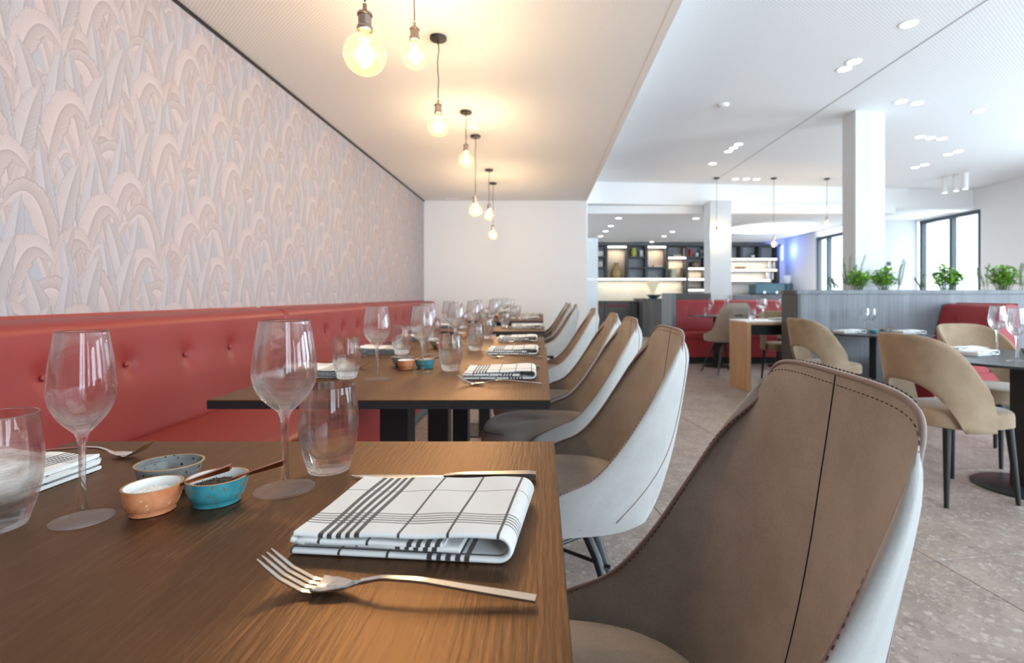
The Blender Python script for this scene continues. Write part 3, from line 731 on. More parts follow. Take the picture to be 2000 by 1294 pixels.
def make_knife():
    r = thing('knife', 'x', 'cutlery', group='knives')
    bm = bmesh.new(); rows = []
    for x in np.linspace(-.0, .125, 16):
        h = np.interp(x, [0, .02, .125], [.0045, .0058, .0075]); th = np.interp(x, [0, .02, .12, .125], [.002, .0032, .0045, .004])
        rows.append([(x, -h, .0015), (x, h, .0015), (x, h, .0015+2*th), (x, -h, .0015+2*th)])
    vr = grid(bm, rows, wrap_u=True); bm.faces.new(vr[0]); bm.faces.new(vr[-1]); bmesh.ops.bevel(bm, geom=[e for e in bm.edges if abs(e.verts[0].co.x-e.verts[1].co.x) > .004], offset=.0008, segments=2, affect='EDGES')
    obj('handle', bm, STEEL_D, r, smooth=40)
    bm = bmesh.new(); rows = []
    for x in np.linspace(-.128, .002, 26):
        lo = -np.interp(x, [-.128, -.115, -.09, -.02, .002], [.0, .006, .0095, .0085, .004]); hi = np.interp(x, [-.128, -.06, .002], [.001, .0055, .004])
        rows.append([(x, lo, .0022), (x, (lo+hi)/2, .0012), (x, hi, .0018), (x, hi, .0036), (x, (lo+hi)/2, .0040), (x, lo, .0028)])
    vr = grid(bm, rows, wrap_u=True); bm.faces.new(vr[0]); bm.faces.new(vr[-1]); obj('blade', bm, STEEL, r, smooth=60)
    return r
FORK, KNIFE = Proto(make_fork), Proto(make_knife)
def make_bowl(name, gl, inner, rr, h, foot, contents=None):
    r = thing(name, 'x', 'bowl')
    oval = 1.0
    if foot: out = [(0, .0015), (rr*.68, .0015), (rr*.72, 0), (rr*.76, .0005), (rr*.775, h*.17), (rr*.80, h*.20), (rr*.86, h*.25), (rr*.94, h*.5), (rr*.99, h*.80), (rr, h*.97)]
    else: out = [(0, .001), (rr*.55, 0), (rr*.62, .001), (rr*.72, h*.25), (rr*.86, h*.62), (rr*.98, h*.96)]
    bm = bmesh.new(); lathe(bm, out, 48); obj('outside', bm, gl, r, smooth=50)
    e = out[-1]; bm = bmesh.new(); lathe(bm, [e, (e[0]+.0004, h*.99), (e[0]-.0012, h), (e[0]-.0026, h*.985)], 48); obj('rim', bm, RIMBROWN, r, smooth=180)
    bm = bmesh.new(); lathe(bm, [(e[0]-.0026, h*.985), (e[0]*.93, h*.7), (e[0]*.84, h*.35), (e[0]*.6, h*.2), (0, h*.18)], 48); obj('inside', bm, inner, r, smooth=180)
    if contents:
        rng = random.Random(5); bm = bmesh.new(); R = e[0]*.88
        lathe(bm, [(R, h*.62), (R*.8, h*.68), (R*.4, h*.73), (0, h*.74)], 28)
        for k in range(420):
            a = rng.random()*2*PI; q = R*math.sqrt(rng.random())*.97; z = h*(.74-.11*(q/R)**1.5) + rng.random()*.0008; s = rng.uniform(.0005, .0010)
            c = Vector((q*math.cos(a), q*math.sin(a), z)); vs = [bm.verts.new(c+Vector((rng.uniform(-s, s)*1.4, rng.uniform(-s, s)*1.4, dz))) for dz in (0, s, 0, s*1.4)]
            for f in ((0, 1, 2), (0, 2, 3), (0, 3, 1), (1, 3, 2)): bm.faces.new([vs[i] for i in f])
        obj('salt' if contents is SALT else 'pepper', bm, contents, r, kind='stuff')
    return r
B_OR = Proto(lambda: make_bowl('salt_bowl', GL_OR, GL_WH, .0315, .031, True, SALT))
B_BL = Proto(lambda: make_bowl('pepper_bowl', GL_BL, GL_WH, .0335, .031, True, PEPPER))
B_GR = Proto(lambda: make_bowl('dip_bowl', GL_GR, GL_GR, .0395, .034, False))
def make_spoon():
    """handle along +x from the bowl at the origin, laid over a bowl's rim"""
    r = thing('spoon', 'x', 'cutlery', group='copper salt spoons')
    bm = bmesh.new(); rows = []
    for x in np.linspace(.010, .080, 16):
        z = np.interp(x, [.01, .025, .088], [.0195, .0275, .046]); h = np.interp(x, [.01, .03, .07, .088], [.0016, .0020, .0050, .0058]); th = float(np.interp(x, [.01, .04, .088], [.0014, .0018, .0032]))
        rows.append([(x, -h, z-th), (x, h, z-th), (x, h, z+th), (x, -h, z+th)])
    vr = grid(bm, rows, wrap_u=True); bm.faces.new(vr[0]); bm.faces.new(vr[-1]); obj('handle', bm, COPPER, r, smooth=30)
    bm = bmesh.new(); rows = []
    for k in np.linspace(0, 1, 7):
        rows.append([(.0+.013*k*math.cos(2*PI*q/20), .0085*k*math.sin(2*PI*q/20), .0175+.0035*k*k) for q in range(20)] if k > 0 else [(.0004*math.cos(2*PI*q/20), .0003*math.sin(2*PI*q/20), .0175) for q in range(20)])
    for k in np.linspace(1, .05, 6): rows.append([(.0+.0135*k*math.cos(2*PI*q/20), .009*k*math.sin(2*PI*q/20), .0165+.0035*k*k) for q in range(20)])
    vr = grid(bm, rows, wrap_u=True); bm.faces.new(vr[0]); bm.faces.new(vr[-1]); obj('scoop', bm, COPPER, r, smooth=180)
    return r
SPOON = Proto(make_spoon)

def grp(o, g): o['group'] = g; return o
J = random.Random(11)
for i, (ty, tx) in enumerate(zip(TC, TX)):
    n = '%s oak table' % ORD[i]; j = (lambda s: J.uniform(-s, s)) if i > 1 else (lambda s: 0)
    z = ZT; first = i == 0
    def at(dx, dy): return (dx + (tx+.391) + j(.012), ty + dy + j(.015), z)
    WINE(at(-.331 if first else -.385, .099 if first else .115), 0, 'clear stemmed wine glass on the chair side of the %s' % n)
    if first: WINE((-.512, .582, z), 0, 'clear stemmed wine glass on the banquette side of the first oak table', (.80, .80, .965))
    else: WINE(at(-.49, -.02), 0, 'clear stemmed wine glass on the banquette side of the %s' % n)
    TUMB(at(-.304, .172), 0, 'clear barrel shaped water tumbler on the chair side of the %s' % n)
    TUMB((-.588, .560, z) if first else at(-.59, .005), 0, 'clear barrel shaped water tumbler on the banquette side of the %s' % n)
    NAP((-.128, .570, z) if first else at(-.128, .058), -.11 if first else .02+j(.03), 'folded white checked napkin on the chair side of the %s' % n)
    NAP((-.715, .690, z) if first else at(-.712, .085), PI+(-.06 if first else j(.04)), 'folded white checked napkin on the banquette side of the %s' % n, (.72, .85, 1) if first else (.85, 1, 1))
    FORK((-.121, .435, z) if first else at(-.118, -.118), -.115 if first else -.02, 'polished steel fork on the chair side of the %s' % n)
    FORK((-.700, .815, z) if first else at(-.70, .225), PI-.12, 'polished steel fork on the banquette side of the %s' % n, (.84, .9, .9) if first else 1.0)
    KNIFE((-.133, .712, z) if first else at(-.133, .215), -.03, 'steel table knife on the chair side of the %s' % n)
    KNIFE((-.70, .42, z) if first else at(-.70, -.09), PI+.04, 'steel table knife on the banquette side of the %s' % n, .9)
    oy = 0 if first else ty + .26 - .63; ox = 0 if first else tx+.391-.01
    oy = min(oy, ty+.323-.045-.68) if not first else 0
    grp(B_GR((-.483+ox, .678+oy, z), 0, 'speckled grey oval dip bowl on the %s' % n, (1.02, .92, 1)), 'grey dip bowls')
    grp(B_OR((-.452+ox, .607+oy, z), 0, 'small terracotta glazed salt bowl on the %s' % n, (.93, 1, 1)), 'terracotta salt bowls')
    grp(B_BL((-.394+ox, .634+oy, z), 0, 'small turquoise glazed pepper bowl on the %s' % n), 'turquoise pepper bowls')
    SPOON((-.450+ox, .604+oy, z), .30, 'small copper spoon in the salt bowl of the %s' % n)
    SPOON((-.398+ox, .634+oy, z), .16, 'small copper spoon in the pepper bowl of the %s' % n)

# ------------------------------------------------------------------ right hand side: planter, booths, small tables
pln = thing('planter_divider', 'grey veneered planter divider with herbs on top', 'planter', (5.2, 5.27, 0))
def part(name, dims, m, parent, bevel=.002):
    o = bx(name, dims, m, bevel=bevel); under(o, parent); return o
part('front_panel', (2.502, 7.85, 5.10, 5.13, .0, 1.045), GREYWOOD, pln); part('rear_panel', (2.502, 7.85, 5.41, 5.44, 0, 1.045), GREYWOOD, pln)
part('end_panel', (2.498, 2.53, 5.098, 5.442, 0, 1.045), DARKWOOD, pln); part('cap_front', (2.49, 7.86, 5.09, 5.15, 1.045, 1.085), GREYWOOD, pln); part('cap_rear', (2.49, 7.86, 5.39, 5.45, 1.045, 1.085), GREYWOOD, pln)
part('cap_end', (2.49, 2.60, 5.15, 5.39, 1.045, 1.085), DARKWOOD, pln); part('soil', (2.60, 7.84, 5.15, 5.39, .95, 1.085), mat('dark_soil', (.03, .022, .016), .95), pln)
LEAF = mat('herb_leaf', (.10, .26, .025), .45); LEAF.node_tree.nodes['Principled BSDF'].inputs['Subsurface Weight'].default_value = 0
_g = N(LEAF); _g.color(_g.ramp(_g.noise(_g.pos(world=False), 25, 2), [(.3, (.09, .27, .02)), (.7, (.28, .50, .06))]))
ROSE = mat('rosemary_leaf', (.19, .27, .15), .6); STEM = mat('green_stem', (.09, .13, .04), .6)
def leafblade(bm, p, d, up, L, W_):
    d = d.normalized(); s = d.cross(up).normalized(); n = s.cross(d)
    pts = [p, p+d*L*.3+s*W_*.45+n*L*.05, p+d*L*.3-s*W_*.45+n*L*.05, p+d*L*.65+s*W_*.42-n*L*.02, p+d*L*.65-s*W_*.42-n*L*.02, p+d*L-n*L*.14, p+d*L*.3-n*.001, p+d*L*.65-n*L*.04]
    v = [bm.verts.new(q) for q in pts]
    for f in ((0, 1, 6), (0, 6, 2), (1, 3, 7, 6), (6, 7, 4, 2), (3, 5, 7), (7, 5, 4)): bm.faces.new([v[i] for i in f])
def herb(x, y, wd, ht, seed, label):
    rng = random.Random(seed); r = thing('herb_plant', label, 'plant', (x, y, 1.086), 0, 'herb clumps in the planter'); st = bmesh.new(); fo = bmesh.new()
    for k in range(int(42*wd/.3)):
        a = rng.random()*2*PI; rad = rng.random()**.6; tip = Vector((wd*.5*rad*math.cos(a), .065*rad*math.sin(a), ht*(1-.45*rad**2)*rng.uniform(.75, 1.05)))
        b = Vector((tip.x*.4, tip.y*.4, 0)); tube(st, [b, b.lerp(tip, .5)+Vector((0, 0, .01)), tip], [.002, .0016, .001], 5)
        for q in range(7):
            p = b.lerp(tip, .35+.65*q/6); d = Vector((rng.uniform(-1, 1), rng.uniform(-1, 1), rng.uniform(-.1, .8)))
            leafblade(fo, p, d, Vector((rng.uniform(-.3, .3), rng.uniform(-.3, .3), 1)), rng.uniform(.042, .065), rng.uniform(.024, .036))
    obj('stems', st, STEM, r, kind='stuff'); obj('foliage', fo, LEAF, r, kind='stuff')
def sprig(x, y, ht, lean, seed, label):
    rng = random.Random(seed); r = thing('rosemary_sprig', label, 'plant', (x, y, 1.086), 0, 'tall rosemary sprigs in the planter'); st = bmesh.new(); fo = bmesh.new()
    for k in range(3):
        b = Vector((rng.uniform(-.03, .03), rng.uniform(-.03, .03), 0)); tip = b + Vector((lean+rng.uniform(-.04, .04), rng.uniform(-.03, .03), ht*rng.uniform(.7, 1)))
        pts = [b.lerp(tip, t)+Vector((.01*math.sin(t*5+k), 0, 0)) for t in np.linspace(0, 1, 7)]; tube(st, pts, [.0022-.0002*i for i in range(7)], 5)
        for q in range(84):
            t = .15+.85*q/83; p = b.lerp(tip, t)+Vector((.01*math.sin(t*5+k), 0, 0)); a = q*2.4
            leafblade(fo, p, Vector((math.cos(a), math.sin(a), .9)), Vector((0, 0, 1)), rng.uniform(.022, .032), .006)
    obj('stem', st, STEM, r, kind='stuff'); obj('foliage', fo, ROSE, r, kind='stuff')
herb(3.18, 5.26, .26, .22, 1, 'broad leaved green herb in the planter, in front of the column'); herb(3.45, 5.26, .27, .24, 2, 'broad leaved green herb in the planter, beside the column edge')
herb(4.08, 5.26, .36, .24, 3, 'bushy green herb in the planter before the far window'); herb(4.65, 5.26, .38, .25, 4, 'bushy green herb in the planter before the white side wall')
sprig(3.06, 5.26, .34, -.02, 5, 'tall thin rosemary sprig at the column side of the planter herbs'); sprig(3.17, 5.30, .36, .02, 6, 'tall rosemary sprig rising in front of the white column')
sprig(3.58, 5.26, .32, .06, 7, 'leaning rosemary sprig just past the white column'); sprig(3.85, 5.27, .16, .0, 8, 'short thin sprig between two green herb clumps'); sprig(4.45, 5.26, .30, .0, 9, 'tall sprig beside the herb clump near the side wall')
sprig(4.84, 5.27, .32, .03, 10, 'tallest sprig at the frame end of the planter'); sprig(2.95, 5.27, .14, -.03, 12, 'short sprig nearest the planter end panel')

def booth_profile(L, parent, nbut, flip):
    """cushions of a booth L long, running along local x, facing local -y; back top front edge at y=0"""
    pr = [(-.10, .45), (-.10, .52), (-.05, .75), (-.005, .91), (.02, .945), (.07, .955), (.12, .945), (.13, .92), (.13, .45)]
    P_ = interp(np.linspace(0, 1, 9), pr, np.linspace(0, 1, 40)); bm = bmesh.new(); rows = []
    bs = [L*(k+.5)/nbut for k in range(nbut)]
    for x in np.linspace(0, L, max(20, int(L/.025))):
        rows.append([(x, y + (.018*sum(math.exp(-((x-b)**2+(z-.79)**2)/.0012) for b in bs) if y < .03 else 0), z) for y, z in P_])
    vr = grid(bm, rows); bm.faces.new(vr[0]); bm.faces.new(vr[-1]); bk = obj('back_cushion', bm, RED2, parent, smooth=45)
    for b in bs:
        bm = bmesh.new(); lathe(bm, [(0, .006), (.007, .005), (.011, 0), (.010, -.004)], 12); o = obj('button', bm, RED2, bk, smooth=180); o.location = (b, -.028, .79); o.rotation_euler = (PI/2-.2, 0, 0)
    pr = [(-.12, .38), (-.12, .46), (-.30, .475), (-.56, .47), (-.60, .45), (-.605, .41), (-.60, .38)]
    P_ = interp(np.linspace(0, 1, 7), pr, np.linspace(0, 1, 26)); bm = bmesh.new(); vr = grid(bm, [[(x, y, z) for y, z in P_] for x in (0, .01, L*.5, L-.01, L)]); bm.faces.new(vr[0]); bm.faces.new(vr[-1]); obj('seat_cushion', bm, RED2, parent, smooth=45)
    bx('front_panel', (0, L, -.585, .12, .10, .38), RED2, parent, bevel=.004); bx('plinth', (.01, L-.01, -.55, .12, 0, .10), BLACK, parent)
bo = thing('booth_bench', 'red leather booth bench in front of the white back column', 'bench', (2.09, 8.46, 0)); booth_profile(2.75, bo, 5, 0)
bo = thing('booth_bench', 'red leather booth bench standing against the grey planter', 'bench', (3.90, 5.075, 0), -PI/2); booth_profile(.66, bo, 2, 0)
pt = thing('booth_partition', 'dark veneer partition behind the far booth, alcove side', 'partition', (2.4, 8.68, 0))
part('panel', (2.06, 2.80, 8.64, 8.70, 0, 1.07), DARKWOOD, pt); part('end_panel', (2.0, 2.06, 8.02, 8.70, 0, 1.07), GREYWOOD, pt)
tag(bx('booth_partition', (3.18, 5.6, 8.64, 8.70, 0, 1.045), GREYWOOD, bevel=.002), 'grey veneer partition behind the far booth, window side of the column', 'partition')

def pedestal_table(name, label, loc, top, r=None, half=None, zt=.695, basr=.22, colw=.05):
    t = thing(name, label, 'table', loc); bm = bmesh.new()
    if r: lathe(bm, [(0, zt-.014), (r-.012, zt-.014), (r-.002, zt-.004), (r, zt-.002), (r-.001, zt), (0, zt)], 72)
    else: box(bm, -half[0], half[0], -half[1], half[1], zt-.016, zt, bevel=.002)
    obj('tabletop', bm, top, t, smooth=30)
    bx('column', (-colw, colw, -colw, colw, .01, zt-.02), BLACK, t, bevel=.004); bx('mounting_plate', (-.16, .16, -.16, .16, zt-.022, zt-.014), BLACK, t)
    bm = bmesh.new(); lathe(bm, [(0, 0), (basr, 0), (basr, .006), (basr-.01, .010), (.06, .016), (0, .016)], 48); obj('base_plate', bm, BLACK, t, smooth=30)
    return t
pedestal_table('round_table', 'round black pedestal table between two tan velvet chairs', (2.60, 2.80, 0), BLACKTOP, r=.50, basr=.235)
pedestal_table('round_table', 'round black pedestal table in front of the grey planter', (3.0, 4.66, 0), BLACKTOP, r=.415)
pedestal_table('square_table', 'small black square table at the far booth, alcove side', (2.56, 7.60, 0), BLACKTOP, half=(.35, .31), zt=.74, basr=.2)
pedestal_table('square_table', 'small black square table at the far booth, planter side', (3.50, 7.60, 0), BLACKTOP, half=(.35, .31), zt=.74, basr=.2)
wt = thing('oak_table', 'honey oak panel table with a white top beside the planter', 'table', (2.75, 5.86, 0))
part('side_panel', (2.20, 2.245, 5.60, 6.12, 0, .742), LIGHTOAK, wt); part('side_panel', (3.30, 3.345, 5.60, 6.12, 0, .742), LIGHTOAK, wt)
part('top_board', (2.245, 3.30, 5.60, 6.12, .715, .742), LIGHTOAK, wt); part('tabletop', (2.20, 3.345, 5.60, 6.12, .742, .758), mat('white_laminate', (.8, .8, .8), .3), wt); part('apron', (2.245, 3.30, 5.72, 6.0, .60, .715), BLACK, wt)

def make_round_chair():
    r = thing('round_back_chair', 'x', 'chair', group='tan round back chairs')
    ns, nv = 57, 13; P = np.zeros((ns, nv, 3)); O = np.zeros_like(P)
    for i, s in enumerate(np.linspace(-1, 1, ns)):
        a = s*1.70; ca, sa = math.cos(a), math.sin(a)
        x = -.015 - .225*math.copysign(abs(ca)**.8, ca); y = .235*math.copysign(abs(sa)**.8, sa); q = abs(s)
        zt = .44 + .39*max(0, 1-q**3.4)**.65
        zb = .60 - .23*(q/.70)**2.4 if q < .70 else .37
        if zt < zb + .02: zt = zb+.02
        for j, t in enumerate(np.linspace(0, 1, nv)):
            z = zb + (zt-zb)*t; rake = -.055*max(0, (z-.45)/.38)**1.2*max(0, math.cos(a*.55))
            fl = 1 + .03*max(0, (z-.45)/.38)
            P[i, j] = (x+rake, y*fl, z); O[i, j] = (x*1.0+rake-.014*ca, y*fl+.014*sa, z)
            P[i, j, 0] += .008*ca; P[i, j, 1] -= .008*sa
    bm = bmesh.new(); rows = []
    for i in range(ns):
        a, b = P[i], O[i]; up = np.array((0, 0, .006))
        rows.append([tuple(q) for q in a] + [tuple((a[-1]*.75+b[-1]*.25)+up*.8), tuple((a[-1]+b[-1])/2+up*1.1), tuple((a[-1]*.25+b[-1]*.75)+up*.8)] + [tuple(q) for q in b[::-1]] + [tuple((a[0]+b[0])/2-up*.8)])
    vr = grid(bm, rows, wrap_u=True); bm.faces.new(vr[0]); bm.faces.new(vr[-1]); obj('backrest', bm, VELVET_TAN, r, smooth=70)
    bm = bmesh.new(); rows = []
    for k, z in ((.93, .375), (1, .382), (1, .430), (.985, .446), (.95, .455), (.8, .462), (.45, .467), (.02, .468)):
        row = []
        for q in range(44):
            a = 2*PI*q/44; ca, sa = math.cos(a), math.sin(a); row.append((.012+.222*k*math.copysign(abs(ca)**.6, ca), .216*k*math.copysign(abs(sa)**.6, sa)*(1+.05*ca), z))
        rows.append(row)
    vr = grid(bm, rows, wrap_u=True); bm.faces.new(vr[0]); bm.faces.new(vr[-1]); obj('seat', bm, VELVET_TAN, r, smooth=60)
    for sx in (-1, 1):
        for sy in (-1, 1):
            bm = bmesh.new(); tube(bm, [(.01+.165*sx, .165*sy, .378), (.01+.19*sx, .19*sy, 0)], [.0185, .011], 12); obj('leg', bm, DARKLEG, r, smooth=60)
    return r
RC = Proto(make_round_chair)
RC((2.13, 2.74, 0), .08, 'tan velvet chair with arched back, turned away at the large round table')
RC((2.90, 3.33, 0), -PI/2+.12, 'tan velvet chair facing the camera behind the large round table')
RC((2.47, 4.53, 0), .12, 'tan velvet chair with arched back at the table by the planter')
RC((2.95, 6.36, 0), -PI/2+.05, 'tan velvet chair tucked behind the honey oak table')
def place_shell(x, y, rz, lb):
    c = dup(SHELL.root, (x, y, 0), rz, lb); c['group'] = 'shell chairs at the far booth'; return c
for c, (x, y, a, lb) in zip((0, 1), ((2.42, 6.98, -PI/2+.2, 'taupe shell chair with a handle slot, back to the camera at the far booth'), (3.50, 7.12, -PI/2+.3, 'taupe shell chair at the far booth, half hidden by the planter end'))):
    s_ = place_shell(x, y, a, lb)
    for ch in list(s_.children):
        if ch.name.split('.')[0] == 'inner_shell': pass
    for ch in s_.children:
        if ch.name.split('.')[0] == 'outer_shell': 
            ch.data = ch.data.copy(); ch.data.materials[0] = VELVET
    bm = bmesh.new(); box(bm, .372, .386, -.055, .055, .775, .79, bevel=.004); obj('handle_slot', bm, THREAD, s_)

ZR = .695
WINE((2.73, 3.13, ZR), 0, 'tall wine glass on the round table before the facing tan chair', (1.12, 1.12, 1.25)); WINE((2.43, 2.67, ZR), 0, 'tall wine glass at the frame side of the large round table', (1.12, 1.12, 1.25))
NAP((2.48, 2.98, ZR), .35, 'folded napkin on the round table, closer to the camera', (.9, .8, 1)); NAP((2.68, 3.24-.12, ZR+.0), -.1, 'folded napkin on the round table in front of the facing tan chair', (.8, .7, .9)).location = (2.60, 3.19, ZR)
grp(B_GR((2.78, 2.98, ZR), 0, 'speckled grey dip bowl on the large round table'), 'grey dip bowls')
WINE((2.97, 4.80, ZR), 0, 'wine glass on the table by the planter, chair side'); WINE((3.055, 4.84, ZR), 0, 'wine glass on the table by the planter, bench side')
NAP((2.78, 4.72, ZR), .1, 'folded napkin on the planter table, chair side'); NAP((3.27, 4.66, ZR), .05, 'folded napkin on the planter table, bench side')
grp(B_GR((3.10, 4.72, ZR), 0, 'dark dip bowl with spoon on the table by the planter'), 'grey dip bowls'); grp(B_BL((2.98, 4.68, ZR), 0, 'small turquoise bowl on the table by the planter'), 'turquoise pepper bowls'); SPOON((3.10, 4.72, ZR), .4, 'small copper spoon in the dip bowl by the planter')
TUMB((2.40, 7.58, .74), 0, 'tumbler on the far booth table, alcove side'); WINE((2.50, 7.70, .74), 0, 'wine glass on the far booth table beside the tumbler', (1.05, 1.05, 1.1)); NAP((2.66, 7.55, .74), 0, 'folded napkin on the far booth table near the tumbler')
WINE((2.76, 7.80, .74), 0, 'wine glass on the far booth table above the chair back', (1.05, 1.05, 1.1)); WINE((3.20, 7.68, .74), 0, 'wine glass on the second far booth table, alcove side', (1.05, 1.05, 1.1)); WINE((3.50, 7.72, .74), 0, 'wine glass on the second far booth table, planter side', (1.05, 1.05, 1.1))
WINE((2.46, 5.80, .758), 0, 'wine glass on the white topped oak table', (1.05, 1.05, 1.1)); TUMB((2.36, 5.86, .758), 0, 'water tumbler on the white topped oak table'); NAP((2.66, 5.82, .758), 0, 'folded napkin on the white topped oak table')

# ------------------------------------------------------------------ back room: counter, shelves and what stands on them
ct = thing('counter_cabinet', 'dark wood counter cabinet below the lit shelves', 'cabinet', (2.0, 13.9, 0))
part('body', (.9, 2.48, 13.55, 14.28, .06, .855), DARKWOOD, ct); part('worktop', (.88, 2.49, 13.52, 14.30, .855, .885), BLACKTOP, ct); part('plinth', (.92, 2.48, 13.6, 14.28, 0, .06), BLACK, ct)
SLOT = mat('dark_red_slot', (.12, .02, .025), .5)
for a, b in ((.95, 1.30), (1.33, 1.60), (1.66, 2.26)):
    d = part('door', (a-.02, b+.02, 13.53, 13.55, .08, .85), DARKWOOD, ct); h_ = bx('handle_slot', (a+.03, b-.03, 13.524, 13.531, .735, .80), SLOT, d)
c2 = thing('counter_block', 'raised dark counter block beside the cabinet', 'cabinet', (2.85, 13.3, 0))
part('body', (2.52, 3.2, 13.0, 14.28, 0, .93), DARKWOOD, c2); part('worktop', (2.50, 3.22, 12.98, 14.30, .93, .955), BLACKTOP, c2)
bm = bmesh.new(); lathe(bm, [(0, 0), (.07, 0), (.11, .03), (.19, .09), (.2, .10), (.185, .095), (.1, .035), (0, .02)], 32); obj('serving_bowl', bm, BLUEGREY, smooth=60, loc=(2.85, 13.25, .955), label='wide dark blue serving bowl on the raised counter block', cat='bowl')
c3 = thing('counter_cabinet', 'dark back counter under the coffee machine', 'cabinet', (5.6, 13.9, 0)); part('body', (3.25, 6.7, 13.6, 14.30, 0, .90), DARKWOOD, c3); part('worktop', (3.23, 6.72, 13.57, 14.32, .90, .93), BLACKTOP, c3)

YS = 14.25
X_ = lambda u: (u-1058)/1020*YS
Z_ = lambda v: 1.03+(577-v)/1020*YS
sh = thing('wall_shelving', 'dark lit shelving across the back room wall', 'shelf', (3.5, 14.4, 0))
BEIGE = mat('warm_back_panel', (.62, .54, .46), .7); GREYP = mat('grey_back_panel', (.42, .45, .48), .7)
part('top_board', (X_(1134), X_(1527), YS-.0, 14.60, Z_(480.5), Z_(476.5)), SHELFWOOD, sh)
part('back_panel', (X_(1134), X_(1527), 14.585, 14.61, Z_(543), Z_(478)), GREYP, sh)
t_ = .035
for u, v0, v1, m in ((1184.5, 480, 542, SHELFWOOD), (1226, 480, 542, SHELFWOOD), (1263, 480, 542, SHELFWOOD), (1303, 480, 542, SHELFWOOD), (1342, 480, 572, SHELFWOOD), (1379, 480, 570, SHELFWOOD), (1449, 480, 505, SHELFWOOD), (1485, 480, 505, SHELFWOOD), (1520, 480, 556, SHELFWOOD), (1136, 480, 542, SHELFWOOD)):
    part('upright', (X_(u)-t_, X_(u)+t_, YS, 14.585, Z_(v1), Z_(v0)), m, sh)
def shelf(u0, u1, v, lit):
    x0, x1 = X_(u0), X_(u1); o = part('shelf_board', (x0+t_, x1-t_, YS+.01, 14.58, Z_(v)-.022, Z_(v)+.022), SHELFWOOD, sh, .002)
    if lit: l = bx('light_strip', (x0+t_, x1-t_, YS-.004, YS+.03, Z_(v)-.030, Z_(v)+.018), LED, o)
for a in ((1136, 1184.5, 501.5, 0), (1136, 1184.5, 522.5, 0), (1184.5, 1226, 481.5, 1), (1226, 1263, 502, 0), (1226, 1263, 522.5, 0), (1263, 1303, 481.8, 1), (1263, 1303, 522.5, 0), (1303, 1342, 503, 1), (1342, 1379, 502, 0), (1379, 1391, 502, 0), (1342, 1379, 524, 1), (1379, 1391, 524, 1), (1342, 1379, 545, 1), (1342, 1391, 566, 1), (1120, 1342, 544.5, 1), (1391, 1520, 505.5, 1), (1391, 1520, 527, 1), (1391, 1507, 547, 1)): shelf(*a)
part('lit_panel', (X_(1187), X_(1224), 14.575, 14.586, Z_(541), Z_(484)), BEIGE, sh); part('lit_panel', (X_(1266), X_(1301), 14.575, 14.586, Z_(521), Z_(484)), BEIGE, sh); part('lit_panel', (X_(1305), X_(1340), 14.575, 14.586, Z_(541), Z_(505)), BEIGE, sh)
part('lit_panel', (X_(1344), X_(1391), 14.575, 14.586, Z_(570), Z_(526)), BEIGE, sh); part('lit_panel', (X_(1392), X_(1519), 14.575, 14.586, Z_(572), Z_(507)), mat('pale_back_panel', (.75, .73, .70), .7), sh)
BRICK = mat('glazed_subway_tile', (.80, .74, .62), .25)
bs = thing('tile_backsplash', 'cream subway tile splashback below the long lit shelf', 'backsplash', (2.2, 14.6, 0))
part('mortar', (X_(1110), X_(1339), 14.600, 14.612, .885, Z_(550)), mat('pale_mortar', (.62, .57, .48), .9), bs, 0)
tw, th_ = .20, .068; bme = None; nrow = int((Z_(548)-.89)/th_); k = 0
for rr in range(nrow):
    x = X_(1166) - (rr % 2)*tw/2
    while x < X_(1341)-tw*.6:
        if bme is None:
            bm = bmesh.new(); box(bm, 0, tw-.008, -.010, 0, 0, th_-.008, bevel=.002); o = obj('tile', bm, BRICK); bme = o.data
        else: o = bpy.data.objects.new('tile', bme); COL.objects.link(o)
        o.parent = bs; o.matrix_parent_inverse = Matrix.Translation(bs.location).inverted(); o.location = (x, 14.598-.001*((k*7) % 3), .89+rr*th_); x += tw; k += 1
# real light of the shelf strips
for u0, u1, v, e in ((1166, 1340, 547, 7), (1187, 1224, 484, 2), (1266, 1301, 484, 2), (1305, 1340, 506, 2), (1343, 1390, 527, 2), (1395, 1518, 508, 3.5), (1395, 1518, 530, 3.5)):
    a_ = area('shelf_strip_light', ((X_(u0)+X_(u1))/2, 14.42, Z_(v)-.02), (0, 0, 0), X_(u1)-X_(u0)-.1, .05, e, (1, .84, .62))
l = bpy.data.lights.new('blue_wall_light', 'POINT'); l.energy = 9; l.color = (.12, .22, 1); l.shadow_soft_size = .05
o = bpy.data.objects.new('blue_wall_light', l); o.location = (6.62, 14.1, 2.25); COL.objects.link(o)
bb = part('light_bar', (6.53, 6.55, 14.20, 14.22, 2.0, 2.40), BLUELED, sh); bb['label'] = 'small blue light bar at the window end'
def deco(name, prof, m, u, v, label, cat='vase', s=1, seg=24, y=14.4):
    bm = bmesh.new(); lathe(bm, [(r*s, z*s) for r, z in prof], seg); return obj(name, bm, m, smooth=50, loc=(X_(u)*y/YS, y, Z_(v)+.0235), label=label, cat=cat)
mt = lambda n, c, r=.4: MATS.get(n) or mat(n, c, r)
deco('pear_vase', [(0, 0), (.10, 0), (.15, .08), (.16, .17), (.13, .28), (.07, .36), (.06, .42), (.08, .46), (.05, .46), (0, .42)], mt('ochre_ceramic', (.36, .23, .09)), 1204, 544.5, 'ochre pear shaped vase in the tall lit shelf bay', s=.92)
deco('yellow_vase', [(0, 0), (.06, 0), (.085, .06), (.085, .14), (.06, .21), (.065, .24), (.05, .24), (0, .2)], mt('lime_ceramic', (.45, .42, .08)), 1237, 502, 'green yellow vase on the upper shelf beside a white jug')
